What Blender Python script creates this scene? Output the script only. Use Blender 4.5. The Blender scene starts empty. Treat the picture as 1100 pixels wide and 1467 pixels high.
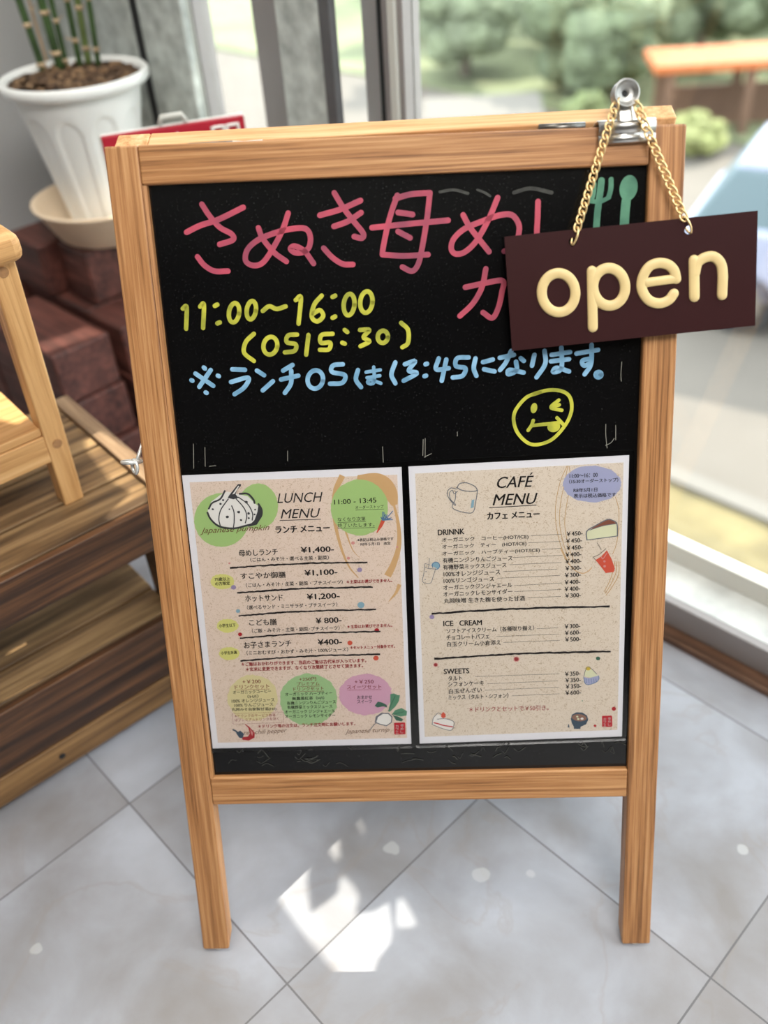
import bpy, bmesh, math, random
from mathutils import Vector, Matrix
random.seed(7)
SC = bpy.context.scene
COL = SC.collection
R = math.radians

# ------------------------------------------------------------------ camera, world, sun, added fill lights, exposure
FPX = 1277.12
CAM = Vector((0.26878, -0.46523, 1.01921))
CR = Matrix(((0.99837, -0.03451, -0.04546), (0.01325, -0.63342, 0.77370), (-0.05551, -0.77303, -0.63192)))
cd = bpy.data.cameras.new('camera'); cam = bpy.data.objects.new('camera', cd); COL.objects.link(cam)
X, Yd, Z = (Vector(CR.col[i]) for i in range(3))
Z.normalize(); X = (X - X.dot(Z) * Z).normalized(); Yd = Z.cross(X)
cam.matrix_world = Matrix(((X.x, -Yd.x, -Z.x, CAM.x), (X.y, -Yd.y, -Z.y, CAM.y), (X.z, -Yd.z, -Z.z, CAM.z), (0, 0, 0, 1)))
cd.sensor_fit = 'AUTO'; cd.sensor_width = 36.0; cd.lens = FPX / 1467 * 36
cd.clip_start = 0.02; cd.clip_end = 300
cd.dof.use_dof = True; cd.dof.focus_distance = 0.87; cd.dof.aperture_fstop = 2.6
SC.camera = cam
SC.view_settings.view_transform = 'Standard'; SC.view_settings.look = 'None'
SC.view_settings.gamma = 1.0; SC.view_settings.use_curve_mapping = False
SC.view_settings.exposure = 0.40

W = bpy.data.worlds.new('sky'); SC.world = W; W.use_nodes = True
bg = W.node_tree.nodes['Background']; bg.inputs[0].default_value = (0.86, 0.93, 1.0, 1); bg.inputs[1].default_value = 5.0

TH = R(47.5)                                   # the window wall's direction
EA = Vector((math.cos(TH), math.sin(TH), 0)); EB = Vector((math.sin(TH), -math.cos(TH), 0))
SUN_TAN = 0.92
SUN_DIR = Vector((math.cos(R(40)), math.sin(R(40)), SUN_TAN)).normalized()      # towards the sun
sl = bpy.data.lights.new('sun', 'SUN'); sl.energy = 8.0; sl.angle = R(0.15); sl.color = (1.0, 0.93, 0.82)
so = bpy.data.objects.new('sun', sl); COL.objects.link(so); so.rotation_euler = SUN_DIR.to_track_quat('Z', 'Y').to_euler(); so.location = (3, 3, 6)

def fill_light(name, loc, target, sx, sy, power, color):
    l = bpy.data.lights.new(name, 'AREA'); l.shape = 'RECTANGLE'; l.size = sx; l.size_y = sy; l.energy = power; l.color = color
    o = bpy.data.objects.new(name, l); COL.objects.link(o); o.location = loc
    o.rotation_euler = (Vector(loc) - Vector(target)).to_track_quat('Z', 'Y').to_euler()
    return o
fill_light('front_fill', (0.75, -1.15, 2.55), (0.6, -1.0, 0), 1.3, 0.9, 45, (1.0, 0.97, 0.93))  # added fill light for the front of the board, no visible source
fill_light('corner_fill', (-0.45, 0.45, 2.55), (-0.45, 0.6, 0), 0.9, 0.6, 14, (1.0, 0.95, 0.88))  # added fill light to brighten the back corner, wall and pot

# ------------------------------------------------------------------ pixel geometry: points on real planes of the place
def ray(x, y): return X * ((x - 550) / FPX) + Yd * ((y - 733.5) / FPX) + Z
def on_z(x, y, h):
    d = ray(x, y); return CAM + d * ((h - CAM.z) / d.z)
LEAN = 0.402399
VB = Vector((0, math.sin(LEAN), math.cos(LEAN))); NB = Vector((0, -math.cos(LEAN), math.sin(LEAN)))
def on_b(x, y, n=0.0):
    d = ray(x, y); t = (n - CAM.dot(NB)) / d.dot(NB); p = CAM + d * t
    return Vector((p.x, p.dot(VB), n))
BOARD_M = Matrix(((1, 0, 0, 0), (0, VB.y, NB.y, 0), (0, VB.z, NB.z, 0), (0, 0, 0, 1)))

# ------------------------------------------------------------------ materials
def new_mat(name):
    m = bpy.data.materials.new(name); m.use_nodes = True
    nt = m.node_tree; return m, nt, nt.nodes['Principled BSDF']
def rgb(r, g, b):
    f = lambda c: ((c / 255 + 0.055) / 1.055) ** 2.4 if c > 10.3 else c / 255 / 12.92
    return (f(r), f(g), f(b), 1)
def N(nt, t, **k):
    n = nt.nodes.new(t)
    for a, v in k.items(): setattr(n, a, v)
    return n
def plain(name, c, rough=0.5, metal=0.0, spec=0.5, var=0.0, scale=20):
    m, nt, b = new_mat(name)
    b.inputs['Roughness'].default_value = rough; b.inputs['Metallic'].default_value = metal
    b.inputs['Specular IOR Level'].default_value = spec
    col = rgb(*c)
    if var <= 0: b.inputs['Base Color'].default_value = col; return m
    tc = N(nt, 'ShaderNodeTexCoord'); no = N(nt, 'ShaderNodeTexNoise'); no.inputs['Scale'].default_value = scale; no.inputs['Detail'].default_value = 6
    rp = N(nt, 'ShaderNodeValToRGB')
    rp.color_ramp.elements[0].position = 0.3; rp.color_ramp.elements[1].position = 0.7
    rp.color_ramp.elements[0].color = tuple(x * (1 - var) for x in col[:3]) + (1,)
    rp.color_ramp.elements[1].color = tuple(min(1, x * (1 + var)) for x in col[:3]) + (1,)
    nt.links.new(tc.outputs['Object'], no.inputs['Vector']); nt.links.new(no.outputs['Fac'], rp.inputs[0]); nt.links.new(rp.outputs[0], b.inputs['Base Color'])
    return m
def wood(name, dark, mid, light, axis=0, fine=220.0, along=6.0, rough=0.5, bump=0.15, worn=0.0):
    m, nt, b = new_mat(name)
    tc = N(nt, 'ShaderNodeTexCoord'); oi = N(nt, 'ShaderNodeObjectInfo')
    ad = N(nt, 'ShaderNodeVectorMath', operation='ADD'); ml = N(nt, 'ShaderNodeMath', operation='MULTIPLY'); ml.inputs[1].default_value = 7.0
    nt.links.new(oi.outputs['Random'], ml.inputs[0]); nt.links.new(tc.outputs['Object'], ad.inputs[0]); nt.links.new(ml.outputs[0], ad.inputs[1])
    s1 = [fine] * 3; s1[axis] = along
    mp = N(nt, 'ShaderNodeMapping'); mp.inputs['Scale'].default_value = s1
    nt.links.new(ad.outputs[0], mp.inputs[0])
    n1 = N(nt, 'ShaderNodeTexNoise'); n1.inputs['Scale'].default_value = 1.0; n1.inputs['Detail'].default_value = 5; n1.inputs['Roughness'].default_value = 0.65
    nt.links.new(mp.outputs[0], n1.inputs['Vector'])
    s2 = [fine * 0.42] * 3; s2[axis] = along * 0.35
    mp2 = N(nt, 'ShaderNodeMapping'); mp2.inputs['Scale'].default_value = s2
    nt.links.new(ad.outputs[0], mp2.inputs[0])
    n2 = N(nt, 'ShaderNodeTexNoise'); n2.inputs['Scale'].default_value = 1.0; n2.inputs['Detail'].default_value = 3; n2.inputs['Distortion'].default_value = 0.6
    nt.links.new(mp2.outputs[0], n2.inputs['Vector'])
    mx = N(nt, 'ShaderNodeMath', operation='MULTIPLY_ADD'); mx.inputs[1].default_value = 0.66
    m2 = N(nt, 'ShaderNodeMath', operation='MULTIPLY'); m2.inputs[1].default_value = 0.38
    nt.links.new(n2.outputs['Fac'], m2.inputs[0]); nt.links.new(n1.outputs['Fac'], mx.inputs[0]); nt.links.new(m2.outputs[0], mx.inputs[2])
    rp = N(nt, 'ShaderNodeValToRGB'); e = rp.color_ramp.elements
    e[0].position = 0.40; e[0].color = rgb(*dark); e[1].position = 0.66; e[1].color = rgb(*light)
    k = e.new(0.52); k.color = rgb(*mid)
    nt.links.new(mx.outputs[0], rp.inputs[0])
    out = rp.outputs[0]
    if worn > 0:
        n3 = N(nt, 'ShaderNodeTexNoise'); n3.inputs['Scale'].default_value = 9; n3.inputs['Detail'].default_value = 8
        nt.links.new(ad.outputs[0], n3.inputs['Vector'])
        r3 = N(nt, 'ShaderNodeValToRGB'); r3.color_ramp.elements[0].position = 0.45; r3.color_ramp.elements[1].position = 0.75
        nt.links.new(n3.outputs['Fac'], r3.inputs[0])
        mxc = N(nt, 'ShaderNodeMix', data_type='RGBA'); mxc.inputs['B'].default_value = tuple(min(1, c * 1.7 + 0.03) for c in rgb(*light)[:3]) + (1,)
        mm = N(nt, 'ShaderNodeMath', operation='MULTIPLY'); mm.inputs[1].default_value = worn
        nt.links.new(r3.outputs[0], mm.inputs[0]); nt.links.new(mm.outputs[0], mxc.inputs['Factor']); nt.links.new(out, mxc.inputs['A']); out = mxc.outputs['Result']
    nt.links.new(out, b.inputs['Base Color'])
    b.inputs['Roughness'].default_value = rough
    bp = N(nt, 'ShaderNodeBump'); bp.inputs['Strength'].default_value = bump; bp.inputs['Distance'].default_value = 0.001
    nt.links.new(n1.outputs['Fac'], bp.inputs['Height']); nt.links.new(bp.outputs[0], b.inputs['Normal'])
    return m

M = {}
OAK = ((120, 78, 44), (168, 116, 70), (196, 148, 100))
M['oak_u'] = wood('oak_rail', *OAK, axis=0, fine=420, along=7, rough=0.45, worn=0.04)
M['oak_v'] = wood('oak_post', *OAK, axis=1, fine=420, along=7, rough=0.45, worn=0.04)
M['raw_u'] = wood('raw_pine_edge', (190, 140, 90), (215, 168, 118), (232, 192, 145), axis=0, fine=200, along=8, rough=0.7)
M['raw_v'] = wood('raw_pine_post', (190, 140, 90), (215, 168, 118), (232, 192, 145), axis=1, fine=200, along=8, rough=0.7)
PINE = ((188, 138, 84), (214, 165, 108), (230, 186, 130))
M['pine_x'] = wood('pine_along', *PINE, axis=0, fine=160, along=5, rough=0.5, bump=0.08)
M['pine_z'] = wood('pine_upright', *PINE, axis=2, fine=160, along=5, rough=0.5, bump=0.08)
M['pine_end'] = plain('pine_end_grain', (168, 124, 82), 0.6, var=0.15, scale=200)
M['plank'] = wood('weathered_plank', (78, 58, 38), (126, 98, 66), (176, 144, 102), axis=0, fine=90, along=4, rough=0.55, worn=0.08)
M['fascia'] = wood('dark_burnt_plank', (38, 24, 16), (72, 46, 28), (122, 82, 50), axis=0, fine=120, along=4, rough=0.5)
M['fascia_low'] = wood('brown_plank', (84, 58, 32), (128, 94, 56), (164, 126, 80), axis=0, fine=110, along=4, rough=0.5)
M['batten'] = wood('grey_batten', (104, 82, 62), (138, 112, 86), (170, 142, 112), axis=1, fine=120, along=6, rough=0.6)
M['crate'] = wood('red_brown_block', (50, 25, 20), (78, 41, 34), (110, 64, 54), axis=1, fine=90, along=8, rough=0.6, worn=0.25)
M['white_plastic'] = plain('white_plastic', (242, 244, 242), 0.35, var=0.03, scale=6)
M['cream_plastic'] = plain('cream_plastic', (242, 219, 190), 0.45, var=0.08, scale=9)
M['soil'] = plain('bark_soil', (92, 70, 52), 0.95, var=0.6, scale=90)
M['cane'] = plain('green_cane', (62, 88, 46), 0.4, var=0.35, scale=25)
M['cane_pale'] = plain('pale_green_cane', (104, 122, 70), 0.45, var=0.25, scale=25)
M['cane_dry'] = plain('dry_cane', (190, 160, 120), 0.7, var=0.2, scale=25)
M['bark_chip'] = plain('bark_chip', (140, 112, 84), 0.9, var=0.5, scale=60)
M['node'] = plain('cane_node', (196, 172, 140), 0.7, var=0.2, scale=60)
M['wall'] = plain('grey_painted_wall', (186, 187, 188), 0.6, var=0.03, scale=3)
M['concrete'] = plain('mottled_grey_steel', (186, 193, 189), 0.55, var=0.3, scale=34)
M['seal'] = plain('black_seal', (22, 24, 26), 0.6)
M['alu'] = plain('grey_aluminium_frame', (150, 145, 144), 0.45, metal=0.15, var=0.05, scale=8)
M['alu_lt'] = plain('pale_bead_and_lit_rail', (205, 205, 198), 0.5)
M['alu_dk'] = plain('dark_steel_flange', (92, 92, 94), 0.5, metal=0.2, var=0.1, scale=30)
M['stone'] = plain('pale_marble_sill', (205, 208, 205), 0.4, var=0.25, scale=14)
M['kick'] = wood('brown_skirting', (60, 40, 28), (94, 66, 48), (126, 96, 76), axis=1, fine=80, along=5, rough=0.5)
M['ceiling'] = plain('white_ceiling', (225, 225, 220), 0.8)
M['dim_wall'] = plain('dark_back_wall', (60, 52, 46), 0.8)
M['steel'] = plain('brushed_nickel', (188, 187, 184), 0.3, metal=1.0)
M['nickel_loop'] = plain('satin_nickel', (176, 175, 172), 0.42, metal=0.9)
M['steel_dk'] = plain('dark_nickel', (110, 108, 104), 0.35, metal=1.0)
M['wire'] = plain('white_wire', (222, 222, 218), 0.3, metal=0.5)
M['gold'] = plain('gold_chain', (236, 204, 148), 0.34, metal=0.75)
M['sign_brown'] = plain('maroon_plate', (46, 15, 16), 0.5, spec=0.18, var=0.05, scale=12)
M['cream'] = plain('cream_relief', (216, 190, 134), 0.45, var=0.05, scale=60)
M['red'] = plain('red_plate', (170, 28, 48), 0.4)
M['white'] = plain('white_print', (236, 236, 230), 0.5)
M['glide'] = plain('white_glide', (215, 210, 200), 0.4)
M['grime'] = plain('grey_residue', (58, 58, 54), 0.8, var=0.5, scale=200)
M['chalk_scratch'] = plain('pale_scratch', (128, 126, 116), 0.8)
def chalk(name, c1, c2, sc=30):
    m, nt, b = new_mat(name)
    tc = N(nt, 'ShaderNodeTexCoord'); no = N(nt, 'ShaderNodeTexNoise'); no.inputs['Scale'].default_value = sc; no.inputs['Detail'].default_value = 3
    rp = N(nt, 'ShaderNodeValToRGB'); rp.color_ramp.elements[0].position = 0.35; rp.color_ramp.elements[1].position = 0.65
    rp.color_ramp.elements[0].color = rgb(*c1); rp.color_ramp.elements[1].color = rgb(*c2)
    nt.links.new(tc.outputs['Object'], no.inputs['Vector']); nt.links.new(no.outputs['Fac'], rp.inputs[0]); nt.links.new(rp.outputs[0], b.inputs['Base Color'])
    b.inputs['Roughness'].default_value = 0.55
    return m
M['c_pink'] = chalk('pink_marker', (134, 58, 80), (190, 72, 92))
M['c_yellow'] = chalk('yellow_marker', (146, 148, 46), (192, 188, 60), 60)
M['c_blue'] = chalk('blue_marker', (96, 142, 172), (140, 184, 214), 60)
M['c_green'] = chalk('green_marker', (58, 112, 90), (88, 146, 116), 50)

def board_mat():
    m, nt, b = new_mat('blackboard_surface')
    tc = N(nt, 'ShaderNodeTexCoord')
    no = N(nt, 'ShaderNodeTexNoise'); no.inputs['Scale'].default_value = 700; no.inputs['Detail'].default_value = 2
    rp = N(nt, 'ShaderNodeValToRGB'); rp.color_ramp.elements[0].position = 0.66; rp.color_ramp.elements[0].color = rgb(9, 9, 10)
    rp.color_ramp.elements[1].position = 0.80; rp.color_ramp.elements[1].color = rgb(58, 56, 54)
    nt.links.new(tc.outputs['Object'], no.inputs['Vector']); nt.links.new(no.outputs['Fac'], rp.inputs[0])
    nt.links.new(rp.outputs[0], b.inputs['Base Color'])
    b.inputs['Roughness'].default_value = 0.16; b.inputs['Specular IOR Level'].default_value = 0.4
    return m
M['board'] = board_mat()
def paper_mat(name, c, fleck):
    m, nt, b = new_mat(name)
    tc = N(nt, 'ShaderNodeTexCoord')
    no = N(nt, 'ShaderNodeTexNoise'); no.inputs['Scale'].default_value = 420; no.inputs['Detail'].default_value = 3; no.inputs['Distortion'].default_value = 2.0
    rp = N(nt, 'ShaderNodeValToRGB'); rp.color_ramp.elements[0].position = 0.30; rp.color_ramp.elements[0].color = rgb(*fleck)
    rp.color_ramp.elements[1].position = 0.45; rp.color_ramp.elements[1].color = rgb(*c)
    nt.links.new(tc.outputs['Object'], no.inputs['Vector']); nt.links.new(no.outputs['Fac'], rp.inputs[0]); nt.links.new(rp.outputs[0], b.inputs['Base Color'])
    b.inputs['Roughness'].default_value = 0.6
    return m
M['paper'] = plain('white_paper', (240, 240, 246), 0.6)
M['kraft'] = paper_mat('kraft_print', (234, 216, 202), (200, 176, 150))
M['kraft2'] = paper_mat('speckled_kraft_print', (231, 219, 204), (188, 168, 140))
def ink(name, c): M[name] = plain(name, c, 0.6)
for nme, c in dict(ink_black=(24, 20, 22), ink_red=(178, 34, 44), ink_maroon=(150, 48, 50), ink_brown=(112, 72, 40), ink_grey=(112, 116, 126), ink_dark=(62, 62, 66),
                   ink_green=(174, 206, 134), ink_green2=(168, 203, 150), ink_yellow=(222, 220, 136), ink_pale=(226, 216, 168), ink_pink=(217, 172, 195), ink_tan=(214, 176, 126),
                   ink_tan2=(196, 160, 104), ink_lav=(174, 178, 210), ink_white=(240, 238, 234), ink_orange=(214, 92, 70), ink_blue=(90, 126, 166), ink_sky=(140, 178, 196),
                   ink_purple=(160, 146, 186), ink_rose=(216, 150, 146), ink_leaf=(96, 150, 120), ink_leafdk=(66, 110, 92), ink_stamp=(196, 34, 50), ink_choc=(140, 84, 66),
                   ink_cream=(226, 228, 196), ink_navy=(66, 86, 104), ink_bean=(150, 112, 96), ink_gold=(212, 186, 70), ink_line=(150, 140, 128)).items(): ink(nme, c)

def film_mat():
    m = bpy.data.materials.new('clear_laminate'); m.use_nodes = True; nt = m.node_tree; nt.nodes.clear()
    o = N(nt, 'ShaderNodeOutputMaterial'); t = N(nt, 'ShaderNodeBsdfTransparent'); g = N(nt, 'ShaderNodeBsdfGlossy'); g.inputs['Roughness'].default_value = 0.12
    f = N(nt, 'ShaderNodeFresnel'); f.inputs['IOR'].default_value = 1.33; mx = N(nt, 'ShaderNodeMixShader')
    nt.links.new(f.outputs[0], mx.inputs[0]); nt.links.new(t.outputs[0], mx.inputs[1]); nt.links.new(g.outputs[0], mx.inputs[2]); nt.links.new(mx.outputs[0], o.inputs[0])
    return m
M['film'] = film_mat()
def glass_mat():
    m = bpy.data.materials.new('dusty_window_glass'); m.use_nodes = True; nt = m.node_tree; nt.nodes.clear()
    o = N(nt, 'ShaderNodeOutputMaterial'); t = N(nt, 'ShaderNodeBsdfTransparent'); t.inputs[0].default_value = (0.97, 0.98, 0.96, 1)
    g = N(nt, 'ShaderNodeBsdfGlossy'); g.inputs['Roughness'].default_value = 0.02
    tr = N(nt, 'ShaderNodeBsdfTranslucent'); tr.inputs[0].default_value = (0.9, 0.92, 0.92, 1)
    lw = N(nt, 'ShaderNodeLayerWeight'); lw.inputs['Blend'].default_value = 0.5
    pw = N(nt, 'ShaderNodeMath', operation='POWER'); pw.inputs[1].default_value = 5.0; nt.links.new(lw.outputs['Facing'], pw.inputs[0])
    f = N(nt, 'ShaderNodeMath', operation='MULTIPLY_ADD'); f.inputs[1].default_value = 0.7; f.inputs[2].default_value = 0.03; nt.links.new(pw.outputs[0], f.inputs[0])
    m1 = N(nt, 'ShaderNodeMixShader'); m1.inputs[0].default_value = 0.0
    m2 = N(nt, 'ShaderNodeMixShader')
    nt.links.new(t.outputs[0], m1.inputs[1]); nt.links.new(tr.outputs[0], m1.inputs[2])
    nt.links.new(f.outputs[0], m2.inputs[0]); nt.links.new(m1.outputs[0], m2.inputs[1]); nt.links.new(g.outputs[0], m2.inputs[2]); nt.links.new(m2.outputs[0], o.inputs[0])
    return m
M['glass'] = glass_mat()

def floor_mat():
    m, nt, b = new_mat('grey_marbled_floor_tiles')
    tc = N(nt, 'ShaderNodeTexCoord'); mp = N(nt, 'ShaderNodeMapping')
    ang = 0.78852; s = 0.326135; ox, oy = 0.09912, -0.0349
    mp.vector_type = 'TEXTURE'; mp.inputs['Location'].default_value = (ox, oy, 0); mp.inputs['Rotation'].default_value = (0, 0, ang); mp.inputs['Scale'].default_value = (s, s, s)
    nt.links.new(tc.outputs['Object'], mp.inputs[0])
    sx = N(nt, 'ShaderNodeSeparateXYZ'); nt.links.new(mp.outputs[0], sx.inputs[0])
    def edge(o):
        fr = N(nt, 'ShaderNodeMath', operation='FRACT'); nt.links.new(o, fr.inputs[0])
        a = N(nt, 'ShaderNodeMath', operation='SUBTRACT'); a.inputs[1].default_value = 0.5; nt.links.new(fr.outputs[0], a.inputs[0])
        c = N(nt, 'ShaderNodeMath', operation='ABSOLUTE'); nt.links.new(a.outputs[0], c.inputs[0]); return c.outputs[0]
    mxm = N(nt, 'ShaderNodeMath', operation='MAXIMUM'); nt.links.new(edge(sx.outputs[0]), mxm.inputs[0]); nt.links.new(edge(sx.outputs[1]), mxm.inputs[1])
    gr = N(nt, 'ShaderNodeMath', operation='GREATER_THAN'); gr.inputs[1].default_value = 0.4968; nt.links.new(mxm.outputs[0], gr.inputs[0])
    # per tile offset
    fl = N(nt, 'ShaderNodeVectorMath', operation='FLOOR'); nt.links.new(mp.outputs[0], fl.inputs[0])
    wn = N(nt, 'ShaderNodeTexWhiteNoise', noise_dimensions='3D'); nt.links.new(fl.outputs[0], wn.inputs['Vector'])
    ad = N(nt, 'ShaderNodeVectorMath', operation='MULTIPLY_ADD'); ad.inputs[1].default_value = (9, 9, 9)
    nt.links.new(wn.outputs['Color'], ad.inputs[0]); nt.links.new(tc.outputs['Object'], ad.inputs[2])
    n1 = N(nt, 'ShaderNodeTexNoise'); n1.inputs['Scale'].default_value = 7; n1.inputs['Detail'].default_value = 9; n1.inputs['Distortion'].default_value = 0.3
    nt.links.new(ad.outputs[0], n1.inputs['Vector'])
    r1 = N(nt, 'ShaderNodeValToRGB'); e = r1.color_ramp.elements
    e[0].position = 0.30; e[0].color = rgb(134, 131, 131); e[1].position = 0.72; e[1].color = rgb(174, 177, 186)
    k = e.new(0.5); k.color = rgb(155, 156, 162)
    nt.links.new(n1.outputs['Fac'], r1.inputs[0])
    # veins
    n2 = N(nt, 'ShaderNodeTexNoise'); n2.inputs['Scale'].default_value = 3.2; n2.inputs['Detail'].default_value = 8; n2.inputs['Distortion'].default_value = 0.8
    nt.links.new(ad.outputs[0], n2.inputs['Vector'])
    v1 = N(nt, 'ShaderNodeMath', operation='SUBTRACT'); v1.inputs[1].default_value = 0.5; nt.links.new(n2.outputs['Fac'], v1.inputs[0])
    v2 = N(nt, 'ShaderNodeMath', operation='ABSOLUTE'); nt.links.new(v1.outputs[0], v2.inputs[0])
    v3 = N(nt, 'ShaderNodeMapRange'); v3.inputs[1].default_value = 0.0; v3.inputs[2].default_value = 0.012; v3.inputs[3].default_value = 0.22; v3.inputs[4].default_value = 0.0
    nt.links.new(v2.outputs[0], v3.inputs[0])
    mv = N(nt, 'ShaderNodeMix', data_type='RGBA'); mv.inputs['B'].default_value = rgb(140, 128, 116)
    nt.links.new(v3.outputs[0], mv.inputs['Factor']); nt.links.new(r1.outputs[0], mv.inputs['A'])
    # brownish worn stains
    n4 = N(nt, 'ShaderNodeTexNoise'); n4.inputs['Scale'].default_value = 2.6; n4.inputs['Detail'].default_value = 8; n4.inputs['Roughness'].default_value = 0.6
    nt.links.new(tc.outputs['Object'], n4.inputs['Vector'])
    st = N(nt, 'ShaderNodeMapRange'); st.inputs[1].default_value = 0.50; st.inputs[2].default_value = 0.70; st.inputs[3].default_value = 0.0; st.inputs[4].default_value = 0.6
    nt.links.new(n4.outputs['Fac'], st.inputs[0])
    ms = N(nt, 'ShaderNodeMix', data_type='RGBA'); ms.inputs['B'].default_value = rgb(124, 116, 110)
    nt.links.new(st.outputs[0], ms.inputs['Factor']); nt.links.new(mv.outputs['Result'], ms.inputs['A']); mv = ms
    # pale dried drops
    vo = N(nt, 'ShaderNodeTexVoronoi'); vo.inputs['Scale'].default_value = 9; nt.links.new(tc.outputs['Object'], vo.inputs['Vector'])
    nz = N(nt, 'ShaderNodeTexNoise'); nz.inputs['Scale'].default_value = 30; nt.links.new(tc.outputs['Object'], nz.inputs['Vector'])
    dd = N(nt, 'ShaderNodeMath', operation='MULTIPLY_ADD'); dd.inputs[1].default_value = 0.22; nt.links.new(nz.outputs['Fac'], dd.inputs[0]); nt.links.new(vo.outputs['Distance'], dd.inputs[2])
    dr = N(nt, 'ShaderNodeMapRange'); dr.inputs[1].default_value = 0.168; dr.inputs[2].default_value = 0.182; dr.inputs[3].default_value = 0.4; dr.inputs[4].default_value = 0.0
    nt.links.new(dd.outputs[0], dr.inputs[0])
    md = N(nt, 'ShaderNodeMix', data_type='RGBA'); md.inputs['B'].default_value = rgb(204, 204, 204)
    nt.links.new(dr.outputs[0], md.inputs['Factor']); nt.links.new(mv.outputs['Result'], md.inputs['A'])
    mg = N(nt, 'ShaderNodeMix', data_type='RGBA'); mg.inputs['B'].default_value = rgb(92, 90, 92)
    gm = N(nt, 'ShaderNodeMath', operation='MULTIPLY'); gm.inputs[1].default_value = 0.85; nt.links.new(gr.outputs[0], gm.inputs[0])
    nt.links.new(gm.outputs[0], mg.inputs['Factor']); nt.links.new(md.outputs['Result'], mg.inputs['A'])
    nt.links.new(mg.outputs['Result'], b.inputs['Base Color'])
    b.inputs['Roughness'].default_value = 0.34; b.inputs['Specular IOR Level'].default_value = 0.5
    return m
M['floor'] = floor_mat()

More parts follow.
